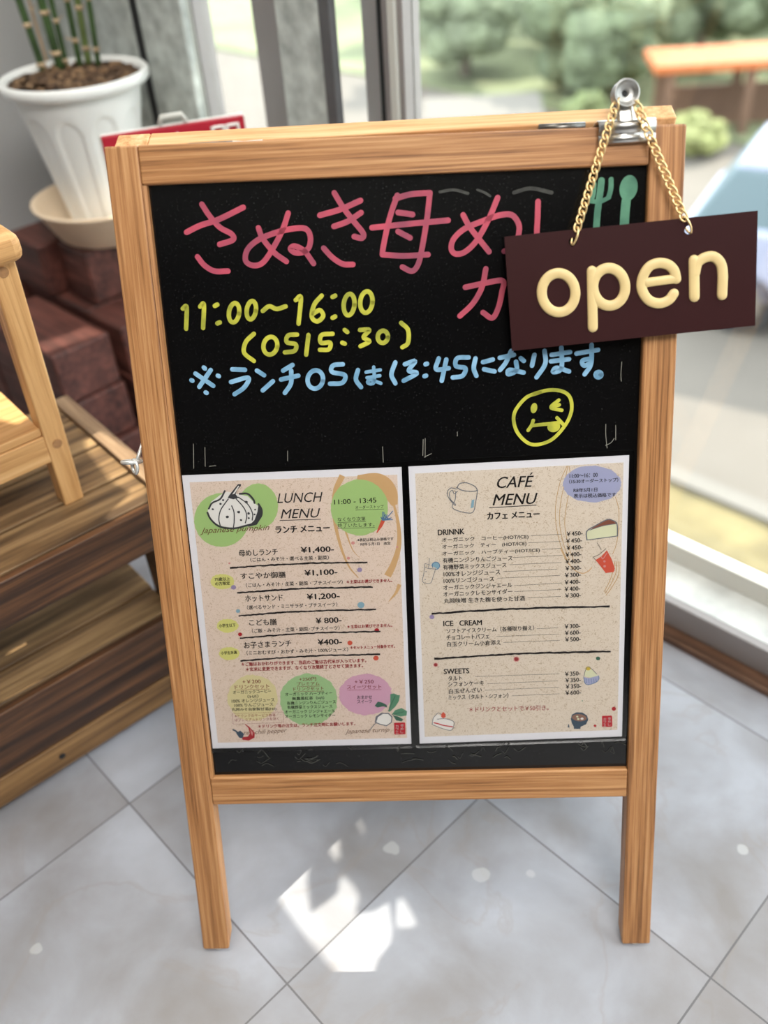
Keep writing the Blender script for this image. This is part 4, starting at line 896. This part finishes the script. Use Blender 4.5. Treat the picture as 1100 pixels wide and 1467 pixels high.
T('+250円', 428.8, 975.8, 452.9, 975.2, 5.2, bold=.006); T('プレミアム', 425.2, 982.4, 457.5, 981.8, 5.2, bold=.006, under=True); T('ドリンクセット', 420.3, 990, 463.7, 988.8, 5.4, bold=.006, under=True)
T('+￥250', 508, 979.5, 535.1, 979, 5.4, bold=.006); T('スイーツセット', 497.2, 987.6, 546.2, 986.8, 6, bold=.008, under=True)
T('※ドリンクのサービス券等', 336.4, 1027.9, 394.8, 1026.6, 4.5); T('はプレミアムドリンクを除く', 336.4, 1033.8, 399.7, 1031.8, 4.5)
for (xa, ya), (xb, yb) in (((332.8, 1022.4), (405.6, 1020)), ((405.6, 1020), (406.4, 1035)), ((406.4, 1035), (334, 1037.6)), ((334, 1037.6), (332.8, 1022.4))):
    k = max(4, int(math.hypot(xb - xa, yb - ya) / 2.4))
    for i in range(k): L.line(b, [(xa + (xb - xa) * (i + .15) / k, ya + (yb - ya) * (i + .15) / k), (xa + (xb - xa) * (i + .65) / k, ya + (yb - ya) * (i + .65) / k)], .5, False)
b.cur = 3
T('Japanese pumpkin', 286.8, 766.8, 386.6, 761.8, 10.5, shear=.45); T('Japanese turnip', 494.1, 1053, 558.3, 1050, 8, shear=.45); T('red chili pepper', 349.5, 1054.6, 411.6, 1051, 8, shear=.45)
b.build('printed_text', ['ink_black', 'ink_red', 'ink_maroon', 'ink_brown'], L.root, shift=L.o)
def drawing(menu, name, label, items, scale, off):
    b = MB(); mats = []; f = lambda p: (off[0] + p[0] / scale, off[1] + p[1] / scale); n0 = menu.n
    for it in items:
        kind, mat, pts = it[:3]
        if mat not in mats: mats.append(mat)
        b.cur = mats.index(mat); pts = [f(p) for p in pts]; menu.n += .000012
        if kind == 'f': menu.fill(b, pts)
        else: menu.line(b, pts, it[3] / scale, taper=it[4] if len(it) > 4 else None)
    menu.n = n0
    o = b.build(name, mats, menu.root, shift=menu.o); o['label'] = label; return o
L.n += .00002
pk = [('f', 'ink_white', [(290, 440), (320, 360), (400, 300), (460, 270), (540, 290), (640, 310), (700, 370), (760, 420), (755, 500), (690, 550), (600, 580), (520, 590), (420, 575), (350, 545), (300, 490)]),
      ('f', 'ink_dark', [(480, 300), (555, 205), (582, 205), (580, 222), (545, 260), (535, 295), (560, 325), (515, 338), (465, 325)]), ('f', 'ink_white', [(505, 295), (558, 218), (566, 224), (525, 290)]),
      ('s', 'ink_dark', [(300, 420), (330, 370), (400, 335), (440, 265)], 14), ('s', 'ink_dark', [(288, 455), (315, 510), (380, 570), (460, 590), (540, 590), (620, 570), (700, 545), (755, 490), (762, 430), (735, 380)], 16),
      ('f', 'ink_dark', [(735, 380), (768, 430), (765, 490), (720, 560), (640, 580), (700, 520), (725, 450)]), ('s', 'ink_dark', [(470, 335), (405, 430), (388, 510), (400, 570)], 9), ('s', 'ink_dark', [(500, 395), (520, 450), (522, 530), (515, 590)], 9),
      ('s', 'ink_dark', [(540, 335), (605, 410), (632, 480), (620, 545)], 9), ('s', 'ink_dark', [(560, 320), (640, 380), (682, 460), (680, 520)], 9), ('s', 'ink_dark', [(570, 290), (640, 290), (690, 340), (700, 370)], 16)]
for x, y, s_ in ((335, 425, 10), (402, 378, 10), (425, 345, 10), (480, 425, 7), (462, 492, 13), (560, 450, 13), (582, 520, 10), (628, 362, 13), (648, 462, 12), (650, 502, 9), (705, 428, 8), (700, 470, 9)): pk.append(('f', 'ink_dark', wob(x, y, s_, s_ * .9, .2, x, 12)))
drawing(L, 'pumpkin_drawing', 'ink drawing of a pumpkin on green spots', pk, 6.111, (250, 660))
cr = [('f', 'ink_orange', [(770, 520), (803, 530), (780, 575), (733, 635), (728, 630), (750, 570)])]
for i in range(16):
    r = random.Random(i); x, y = r.uniform(755, 875), r.uniform(440, 520); cr.append(('s', 'ink_blue', [(790, 522), ((790 + x) / 2 + r.uniform(-12, 12), (522 + y) / 2), (x, y)], 7))
drawing(L, 'carrot_drawing', 'small carrot with blue-grey leaves', cr, 6.111, (420, 660))
ch = [('f', 'ink_red', [(400, 760), (440, 790), (485, 840), (482, 885), (430, 912), (370, 905), (365, 880), (420, 875), (440, 845), (425, 795), (392, 762)]), ('f', 'ink_rose', [(440, 800), (470, 840), (462, 870), (450, 850)]),
      ('f', 'ink_navy', [(310, 840), (350, 820), (385, 850), (372, 890), (340, 885)]), ('s', 'ink_navy', [(285, 812), (310, 825), (335, 850)], 16)]
drawing(L, 'chili_drawing', 'red chili pepper with a blue stalk', ch, 6.47, (290, 920))
tn = [('s', 'ink_grey', [(720, 740), (690, 760), (648, 810)], 7), ('f', 'ink_grey', [(690, 745), (700, 690), (750, 655), (820, 655), (855, 690), (850, 745), (800, 780), (740, 765)]), ('f', 'ink_white', [(705, 742), (720, 695), (765, 665), (815, 665), (845, 695), (840, 742), (800, 770), (745, 758)]),
      ('f', 'ink_leaf', [(815, 640), (835, 560), (835, 480), (870, 475), (900, 490), (925, 490), (915, 545), (880, 600), (830, 645)]), ('f', 'ink_leafdk', [(815, 640), (800, 580), (760, 560), (720, 550), (690, 590), (715, 605), (770, 595), (805, 605)]),
      ('f', 'ink_leaf', [(850, 668), (880, 630), (940, 610), (990, 640), (985, 680), (930, 690)]), ('f', 'ink_leafdk', [(855, 675), (910, 690), (955, 715), (940, 735), (890, 725)]), ('s', 'ink_leafdk', [(818, 640), (850, 560), (880, 500)], 6), ('s', 'ink_leafdk', [(850, 670), (960, 645)], 6)]
drawing(L, 'turnip_drawing', 'white turnip with green leaves', tn, 6.47, (430, 920))
def stamp(menu, x0, y0, x1, y1):
    b = MB(); menu.fill(b, [(x0, y0 + .5), (x0 + 1, y0), (x1 - 1.2, y0 - .4), (x1 - .2, y0 + .8), (x1, y1 - 1), (x1 - 1, y1), (x0 + 1.2, y1 + .3), (x0 + .3, y1 - .7)]); b.cur = 1; n0 = menu.n; menu.n += .00002
    w, h = x1 - x0, y1 - y0
    for col, s_ in ((.58, '母めし'), (.14, 'カフェ')):
        for i, ch_ in enumerate(s_): yb = y0 + h * (.36 + i * .27 + (.06 if col < .5 else 0)); menu.text(b, ch_, x0 + w * col, yb, x0 + w * (col + .26), yb - .1, h * .22, bold=.01)
    menu.n = n0; b.build('red_stamp', ['ink_stamp', 'ink_white'], menu.root, shift=menu.o)
stamp(L, 564.4, 1035.4, 580.7, 1052)

C2 = Menu('cafe_menu', 'laminated CAFÉ MENU sheet with cup drawing, right of the two menus', [(584.9, 668.3), (901.2, 652), (601.2, 1065.3), (890.8, 1055)])
C2.sheet('kraft2', [(594.5, 678.5), (893, 662.5), (608.3, 1055.5), (884.2, 1045.5)])
b = MB(); U = []
C7 = lambda x, y: (580 + x / 6.111, 650 + y / 6.111); C8 = lambda x, y: (740 + x / 6.111, 650 + y / 6.111); C10 = lambda x, y: (750 + x / 6.875, 800 + y / 6.875)
def cs(mat, pts, dn=0.0):
    if mat not in U: U.append(mat)
    b.cur = U.index(mat); C2.fill(b, pts, dn)
def cl(mat, pts, w, dn=0.0):
    if mat not in U: U.append(mat)
    b.cur = U.index(mat); b.ribbon([C2.P(*p) for p in smooth_path(pts, 8)], w * PXM, C2.n + dn)
for dx in (0, 40, 95):
    cl('ink_tan2', [C8(440 - dx * .3 + dx * .5, 110), C8(380 + dx, 250), C8(342 + dx, 450), C8(345 + dx * .8, 620), C8(385 + dx * .7, 800), C8(440 + dx * .6, 930)], .8, -.00006)
cl('ink_tan', [C8(385, 830), C8(440, 940), C8(510, 1020), C8(575, 1047), C8(625, 1030), C8(658, 998)], 1.2, -.00006)
cl('ink_tan2', [C8(865, 380), C8(895, 500), C8(890, 680), C8(870, 800), C8(840, 880)], .8, -.00006)
for d in (0, 28, 55): cl('ink_tan2', [C10(900 + d * .7, 30), C10(880 + d, 130 + d * .5), C10(840 + d * .6, 240 + d * .7), C10(795 + d * .3, 325 + d * .7)], .9, -.00006)
cs('ink_lav', wob(848, 693.4, 41.7, 26.2, .025, 21), -.00004)
for c, (x, y), r in (('ink_purple', (618.6, 883.9), 3.5), ('ink_rose', (739.6, 944.3), 4.2), ('ink_maroon', (739.6, 944.3), 3), ('ink_rose', (624, 952.4), 3.4), ('ink_maroon', (624, 952.4), 2.3), ('ink_leafdk', (856.6, 943.3), 3), ('ink_red', (879.2, 1015.4), 3.1), ('ink_red', (852.3, 1039.8), 2), ('ink_leaf', (834, 1004), .9)):
    cs(c, wob(x, y, r, r * .9, .06, int(x * 3)), .00001 if c != 'ink_rose' else -.00001)
b.build('tinted_shapes', U, C2.root, shift=C2.o)
b = MB(); C2.n += .00006
T = lambda *a, **k: C2.text(b, *a, **k)
T('CAFÉ', 712.2, 699.6, 764.5, 697.4, 20.5, shear=IT, bold=.006); T('MENU', 705.7, 724.2, 770, 721.8, 15.8, shear=IT, bold=.006); C2.line(b, [(700.8, 727.4), (768.1, 723.6)], 1, False)
T('カフェ メニュー', 698.1, 744.3, 772.7, 741, 9.8, bold=.026)
T('DRINNK', 627.5, 766.7, 665.1, 765, 7.7, bold=.022); T('ICE   CREAM', 635.3, 897.2, 690.2, 895.4, 7.4, bold=.022); T('SWEETS', 636, 965.8, 672, 964.5, 7.3, bold=.022)
ROWS = [('オーガニック　コーヒー(HOT/ICE)', 633.2, 777.5, 756.9, 772.6, '450', 811.7, 767.9, 834.4, 766.6, (760.5, 767.5, 803.8, 765.4)), ('オーガニック　ティー　(HOT/ICE)', 633.7, 787.3, 753.9, 782.5, '450', 810.9, 778, 833.6, 776.7, (757, 777.6, 804, 775.5)),
        ('オーガニック　ハーブティー(HOT/ICE)', 633.7, 797.1, 773.2, 791.8, '450', 811.5, 788, 834.4, 786.7, (776.3, 787.1, 803.8, 785.5)), ('有機ニンジンりんごジュース', 634.3, 806.4, 733.8, 803, '400', 810, 797.8, 832.5, 796.5, (734.6, 798.6, 805.5, 795.6)),
        ('有機野菜ミックスジュース', 634.8, 816.2, 725.3, 812.8, '400', 810, 807.6, 832.5, 806.3, (730, 809, 804.3, 805.8)), ('100%オレンジジュース', 635.6, 826, 716.4, 822.8, '300', 809.9, 817.4, 832.4, 816.1, (720.7, 818.9, 798, 815.3)),
        ('100%リンゴジュース', 635.6, 835.4, 707.6, 832.5, '300', 809.2, 827.2, 831.7, 825.9, (712.7, 828.4, 802, 824.3)), ('オーガニックジンジャエール', 635.3, 845.5, 733.5, 841.4, '400', 808.9, 837.4, 831, 836.1, (736.7, 839, 804.5, 835.2)),
        ('オーガニックレモンサイダー', 635.3, 854.9, 733.8, 850.6, '400', 808.9, 847, 831, 845.7, (736.7, 847.6, 803.8, 844.4)), ('丸岡味噌 生きた麹を使った甘酒', 636, 864.6, 751.7, 860.6, '300', 809.6, 856.5, 831.9, 855.3, (755.8, 856.4, 803, 854.5)),
        ('ソフトアイスクリーム（各種取り揃え）', 639.7, 907.8, 765, 903, '300', 808.9, 900.5, 831, 899.3, (768.9, 900.7, 799.5, 899.3)), ('チョコレートパフェ', 639.7, 917, 700.7, 914.7, '600', 809.2, 909.9, 831.5, 908.7, (711.3, 912, 799.9, 908.4)),
        ('白玉クリーム小倉添え', 640.4, 926.6, 717.5, 923.8, '500', 809.6, 919.4, 831.7, 918.2, (721.5, 920.4, 801.6, 917.4)), ('タルト', 642.2, 975.5, 661.8, 974.5, '350', 809.3, 968.6, 831.2, 967.4, (680.7, 969.3, 801, 965.3)),
        ('シフォンケーキ', 641.9, 983.8, 693, 982, '350', 809.9, 977.7, 831.7, 976.5, (698.2, 979.5, 799, 975.4)), ('白玉ぜんざい', 643.2, 994, 690.2, 991.6, '350', 810.4, 986.8, 832.2, 985.6, (694.5, 988.9, 800, 984.5)), ('ミックス（タルト・シフォン）', 642.5, 1002.9, 728, 999.8, '600', 809.9, 995.8, 832.2, 994.6, (733, 996.9, 801, 994))]
for t, x0, y0, x1, y1, p, px0, py0, px1, py1, ln in ROWS:
    T(t, x0, y0, x1, y1, 7.0, bold=.011); T('￥' + p + '-', px0, py0, px1, py1, 6.1, bold=.018)
    C2.line(b, [ln[:2], ln[2:]], .42, False)
C2.brush(b, 618.2, 879.3, 873.3, 869, 3, 71); C2.brush(b, 621.8, 944, 874.7, 933.4, 3, 72)
T('11:00～16：00', 815.8, 685, 855.9, 683, 5.6, bold=.012); T('（15:30オーダーストップ）', 815.3, 693, 885.3, 690.2, 6, bold=.012); T('R8年5月1日', 821.5, 705.4, 855.4, 704.2, 5.9, bold=.012); T('表示は税込価格です', 821.8, 713.7, 882, 711.5, 6, bold=.012)
b.cur = 1; T('＊ドリンクとセットで￥50引き。', 672, 1020.4, 785.6, 1017.4, 7.4, bold=.006)
b.build('printed_text', ['ink_black', 'ink_red'], C2.root, shift=C2.o)
C2.n += .00002
mg = [('s', 'ink_grey', [(455, 300), (480, 262), (540, 255), (610, 285), (630, 320), (580, 330), (500, 320), (452, 295)], 7), ('s', 'ink_grey', [(636, 320), (620, 420), (598, 508), (540, 518), (450, 495), (415, 470), (420, 440), (440, 400), (445, 330)], 6),
      ('s', 'ink_grey', [(460, 330), (430, 350), (415, 320), (390, 345), (400, 400), (440, 440), (435, 450), (385, 390), (370, 340), (400, 300), (450, 310)], 6), ('f', 'ink_sky', [(585, 405), (608, 400), (600, 470), (575, 478)])]
drawing(C2, 'mug_drawing', 'line drawing of a mug', mg, 6.111, (580, 650))
gl = [('s', 'ink_grey', [(60, 50), (48, 150), (35, 225), (75, 245), (118, 240), (140, 180), (165, 100)], 5), ('s', 'ink_grey', [(62, 90), (100, 100), (165, 105)], 5), ('s', 'ink_grey', [(95, 95), (104, 0)], 5), ('s', 'ink_grey', [(60, 50), (110, 65)], 4), ('f', 'ink_sky', ell(165, 72, 42, 38, 0, 180, 420, 20)), ('s', 'ink_blue', ell(168, 72, 36, 36, 0, 150, 450, 24), 7), ('f', 'ink_grey', wob(70, 130, 6, 6, .1, 3, 10)), ('f', 'ink_grey', wob(62, 208, 5, 5, .1, 4, 10))]
drawing(C2, 'lemon_glass_drawing', 'line drawing of a tall glass with a lemon slice', gl, 6.875, (600, 800))
ck = [('f', 'ink_cream', [(615, 682), (700, 640), (872, 612), (882, 720), (750, 738), (618, 755)]), ('f', 'ink_choc', [(640, 668), (700, 625), (780, 580), (830, 580), (878, 612), (780, 625)]), ('s', 'ink_grey', [(615, 755), (614, 680), (690, 630), (790, 578), (835, 582), (878, 615), (882, 720)], 9), ('s', 'ink_grey', [(618, 755), (750, 738), (882, 720)], 7), ('s', 'ink_grey', [(640, 668), (760, 630), (875, 612)], 6)]
drawing(C2, 'cake_slice_drawing', 'drawing of a cake slice with a brown top', ck, 6.111, (740, 650))
jg = [('s', 'ink_line', [(705, 780), (740, 840)], 6), ('s', 'ink_line', [(670, 905), (725, 880), (780, 832)], 7), ('s', 'ink_line', [(670, 905), (695, 935)], 6), ('f', 'ink_orange', [(690, 930), (740, 900), (790, 845), (830, 920), (860, 1005), (850, 1035), (780, 1045), (735, 985)]), ('f', 'ink_rose', wob(768, 942, 10, 10, .1, 5, 12)), ('f', 'ink_rose', wob(770, 985, 11, 11, .1, 6, 12)), ('s', 'ink_rose', [(740, 900), (755, 920), (790, 870)], 7)]
drawing(C2, 'juice_drawing', 'drawing of a tilted glass of red juice', jg, 6.111, (740, 650))
cp = [('f', 'ink_cream', [(598, 265), (605, 215), (630, 180), (670, 200), (715, 245), (735, 265), (670, 285)]), ('f', 'ink_lav', [(592, 275), (640, 285), (740, 260), (742, 290), (715, 325), (640, 350), (605, 335)]), ('f', 'ink_gold', wob(635, 190, 26, 20, .06, 9, 20)), ('s', 'ink_blue', [(592, 275), (605, 335), (640, 350), (715, 325), (742, 290), (738, 262)], 6), ('s', 'ink_grey', [(592, 275), (605, 220), (630, 175), (670, 195), (720, 245)], 5)]
for x in (615, 640, 665, 690, 712): cp.append(('s', 'ink_blue', [(x, 290), (x + 4, 335 - (x - 615) * .1)], 4))
drawing(C2, 'cupcake_drawing', 'drawing of a cream dessert in a blue cup', cp, 6.875, (750, 930))
sk = [('f', 'ink_white', [(140, 680), (185, 640), (250, 675), (340, 712), (338, 770), (310, 800), (220, 775), (135, 740)]), ('s', 'ink_grey', [(130, 740), (142, 680), (165, 650), (190, 628), (215, 640)], 6), ('s', 'ink_grey', [(130, 742), (220, 778), (312, 800), (340, 765), (342, 715), (260, 685), (180, 690)], 6), ('s', 'ink_stamp', [(150, 725), (190, 735), (240, 750), (330, 765)], 12), ('f', 'ink_orange', [(220, 640), (240, 618), (262, 640), (262, 670), (240, 682), (220, 668)])]
drawing(C2, 'shortcake_drawing', 'drawing of a strawberry shortcake slice', sk, 6.875, (600, 930))
bw = [('f', 'ink_navy', [(465, 690), (475, 645), (520, 622), (580, 625), (625, 655), (636, 695), (615, 740), (560, 765), (560, 785), (495, 785), (495, 765), (475, 730)]), ('f', 'ink_bean', ell(548, 675, 72, 35, 5)), ('f', 'ink_white', wob(575, 685, 15, 12, .08, 2, 16)), ('f', 'ink_cream', wob(538, 688, 12, 10, .08, 3, 16)), ('f', 'ink_cream', wob(528, 665, 11, 9, .08, 4, 16)), ('f', 'ink_navy', [(438, 740), (446, 740), (452, 770), (435, 772)])]
drawing(C2, 'soup_bowl_drawing', 'drawing of a dark bowl of sweet bean soup', bw, 6.875, (750, 930))
stamp(C2, 862.2, 1025.6, 877, 1041.2)

# ------------------------------------------------------------------ bulldog clip on the top rail
def shapeM(x, y, n): return on_b(x, y, n)
clip = empty('bulldog_clip', mw=BOARD_M @ Matrix.Translation(on_b(897, 190, .002)))
tag(clip, 'silver bulldog clip gripping the top rail of the chalkboard', 'clip')
o0 = on_b(897, 190, .002)
CN = .0035
q0, q1 = on_b(857, 181, CN), on_b(939, 176, CN); dU = (q1 - q0); LU = dU.length; dU.normalize(); dV = Vector((-dU.y, dU.x, 0))
def sweep(prof, name, mat, par):                # profile (v down, n) swept along the jaw
    b = MB(); n = len(prof); v = []
    for k in (0, 1):
        for a, c in prof: p = q0 + dU * (LU * k) + dV * a; v.append((p.x, p.y, c))
    b.add(v, [(i, i + 1, n + i + 1, n + i) for i in range(n - 1)]); o = b.build(name, mat, par, smooth=True, shift=o0)
    so_ = o.modifiers.new('thick', 'SOLIDIFY'); so_.thickness = .0012; so_.offset = 0; return o
jaw = [(-.0150, .0012), (-.0135, .0042), (-.0115, .0052), (-.009, .0048), (-.0075, .0036), (-.006, .0048), (-.003, .0062), (.0, .0066), (.0025, .0052), (.0040, .0020), (.0045, -.004), (.0040, -.010), (.002, -.016)]
sweep(jaw, 'jaw', 'steel', clip)
sweep([(-.012, -.0245), (-.006, -.0255), (.0, -.0235), (.003, -.0180), (.0035, -.0145)], 'rear_jaw', 'steel', clip)
cN = on_b(897, 133, .010)
b = MB(); t0, t1 = on_b(883, 178, .0045), on_b(911, 176, .0045)
wn = (t1 - t0).length / 2; mid = (t0 + t1) / 2; ax = Vector((cN.x - mid.x, cN.y - mid.y, 0)); LN = ax.length; ax.normalize(); rt = Vector((ax.y, -ax.x, 0))
rows = []
for i in range(13):
    t = i / 12; w = wn * (1 - .10 * math.sin(t * math.pi)); bow = .0012
    rows.append([mid + ax * (LN * t) + rt * (w * s_) + Vector((0, 0, -.0012 * t + bow * (1 - t) * (1 - s_ * s_))) for s_ in (-1, -.6, -.2, .2, .6, 1)])
vs = [p for r_ in rows for p in r_]; fs = [(i * 6 + j, i * 6 + j + 1, (i + 1) * 6 + j + 1, (i + 1) * 6 + j) for i in range(12) for j in range(5)]
nk = b.add(vs, fs).build('neck', 'steel', clip, smooth=True, shift=o0); md = nk.modifiers.new('thick', 'SOLIDIFY'); md.thickness = .0011; md.offset = 0
def eyelet(c, name, rot):
    b = MB(); b.lathe([(.0, -.0046), (.0026, -.0044), (.0029, -.0024), (.0036, -.0019), (.0056, -.0022), (.0078, -.0012), (.0092, .0010), (.0101, .0024), (.0109, .0022), (.0112, .0008), (.0104, -.0016), (.0080, -.0036), (.0040, -.0052), (.0, -.0052)], 56)
    o = b.build(name, 'nickel_loop', clip, smooth=True); o.matrix_local = Matrix.Translation(c - o0) @ rot
    MB().lathe([(.0, -.0042), (.0025, -.0041), (.0025, -.0044), (.0, -.0044)], 24).build('hole', 'seal', o)
    return o
eyelet(cN, 'finger_loop', Matrix.Rotation(R(8), 4, 'Y'))
cR = on_b(893, 136, -.020); eyelet(cR, 'finger_loop', Matrix.Rotation(R(188), 4, 'Y'))
b = MB(); b.hexa([(p.x, p.y, n) for n in (-.0205, -.0195) for p in (mid - rt * wn * .9 - ax * .0, mid + rt * wn * .9, cR + rt * wn * .9, cR - rt * wn * .9)]); b.build('rear_neck', 'steel_dk', clip, shift=o0)

# ------------------------------------------------------------------ the open sign hanging from the clip
SN0, SN1 = .0068, .0098
ctl, ctr, cbl, cbr = (on_b(x, y, SN1) for x, y in ((722.5, 339.1), (1085.5, 301.6), (733.5, 502.7), (1081.8, 466.4)))
S0 = (ctl + ctr + cbl + cbr) / 4; S0.z = SN0
sign = empty('open_sign', mw=BOARD_M @ Matrix.Translation(S0)); tag(sign, 'maroon plate reading open, hanging on a gold chain from the clip', 'sign')
hl, hr = on_b(820.5, 346, SN1), on_b(986.5, 329.5, SN1); HRAD = .0036
bm = bmesh.new(); es = []
loops = [[(p.x, p.y) for p in (cbl, cbr, ctr, ctl)]] + [[(h.x + HRAD * math.cos(2 * math.pi * i / 24), h.y + HRAD * math.sin(2 * math.pi * i / 24)) for i in range(24)] for h in (hl, hr)]
for lp in loops:
    vs = [bm.verts.new((x - S0.x, y - S0.y, 0)) for x, y in lp]; es += [bm.edges.new((vs[i], vs[(i + 1) % len(vs)])) for i in range(len(vs))]
bmesh.ops.triangle_fill(bm, edges=es, use_beauty=True, normal=(0, 0, 1))
g = bmesh.ops.extrude_face_region(bm, geom=bm.faces[:]); bmesh.ops.translate(bm, vec=(0, 0, SN1 - SN0), verts=[e for e in g['geom'] if isinstance(e, bmesh.types.BMVert)])
bmesh.ops.recalc_face_normals(bm, faces=bm.faces)
me = bpy.data.meshes.new('plate'); bm.to_mesh(me); bm.free(); me.materials.append(M['sign_brown']); plate = bpy.data.objects.new('plate', me); COL.objects.link(plate); plate.parent = sign
Z4 = lambda q: [(x / 2.75 + 700, y / 2.75 + 90) for x, y in q]
def letter(strokes, nm):
    b = MB()
    for s_, w in strokes:
        b.ribbon([on_b(p[0], p[1], SN1)[:2] for p in Z4(smooth_path(s_, 8))], w / 2.75 * PXM * .94, SN1 - .0002, dome=.0022)
    return b.build('letter', 'cream', sign, smooth=True, shift=S0)
letter([(ell(275, 906, 66, 77, -4, 0, 370, 44), 36)], 'o')
letter([([(406, 820), (408, 930), (410, 1042)], 36), (ell(474, 883, 63, 74, -4, 0, 370, 44), 37)], 'p')
letter([([(622, 866), (680, 858), (735, 851)] , 32), ([(738, 851), (730, 820), (708, 797), (670, 789), (630, 805), (605, 850), (604, 895), (630, 935), (670, 948), (708, 935), (728, 910)], 36)], 'e')
letter([([(808, 778), (809, 850), (810, 922)], 37), ([(812, 830), (822, 790), (850, 768), (885, 764), (912, 788), (921, 830), (919, 915)], 36)], 'n')
def chain(p0, p1, nlinks, name):
    p0, p1 = Vector(p0), Vector(p1); ax_ = (p1 - p0); Lc = ax_.length; ax_.normalize()
    sd = ax_.cross(Vector((0, 0, 1))).normalized(); nn = sd.cross(ax_)
    b = MB(); pitch = Lc / nlinks; hl_ = pitch * .78; hw = .0031
    for i in range(nlinks):
        c = p0 + ax_ * (pitch * (i + .5)) + nn * (-.0012 * math.sin(math.pi * (i + .5) / nlinks)); pts = []
        for k in range(20):
            t = 2 * math.pi * k / 20; a = math.cos(t) * hl_; w = math.sin(t) * hw
            tw = R(38) + R(40) * (math.cos(t))          # curb twist
            pts.append(c + ax_ * a + sd * (w * math.cos(tw)) + nn * (w * math.sin(tw)))
        b.tube(pts, .00092, 7, True)
    return b.build(name, 'gold', sign, smooth=True, shift=S0)
topL, topR = on_b(883, 146, .0105), on_b(911, 148, .0105)
def ring_link(h, tdir):
    b = MB(); c = Vector((h.x, h.y, SN1 + .0012)) + tdir * .0048; sd = Vector((0, 0, 1)); pts = []
    for k in range(28):
        t = 2 * math.pi * k / 28; pts.append(c + tdir * (math.cos(t) * .0075) + sd * (math.sin(t) * .0034) + Vector((tdir.y, -tdir.x, 0)) * (math.sin(t) * .0014))
    b.tube(pts, .0010, 8, True); return b.build('end_ring', 'gold', sign, smooth=True, shift=S0), c + tdir * .0075
dL = Vector((topL.x - hl.x, topL.y - hl.y, 0)).normalized(); dRr = Vector((topR.x - hr.x, topR.y - hr.y, 0)).normalized()
_, sL = ring_link(hl, dL); _, sR = ring_link(hr, dRr)
chain(sL - dL * .002, topL, 15, 'chain'); chain(sR - dRr * .002, topR, 14, 'chain')
bk_ = [topL, topL + Vector((.002, .003, -.006)), (topL + topR) / 2 + Vector((0, .004, -.009)), topR + Vector((-.002, .003, -.006)), topR]
b = MB()
pp = smooth_path(bk_, 6)
for i in range(0, len(pp) - 1, 3):
    a, c = pp[i], pp[min(i + 3, len(pp) - 1)]; m = (a + c) / 2; d = (c - a).normalized(); s_ = d.orthogonal().normalized(); l_ = (c - a).length * .75
    b.tube([m + d * (math.cos(t) * l_) + s_ * (math.sin(t) * .0027) for t in [2 * math.pi * k / 16 for k in range(16)]], .00088, 6, True)
b.build('chain', 'gold', sign, smooth=True, shift=S0)
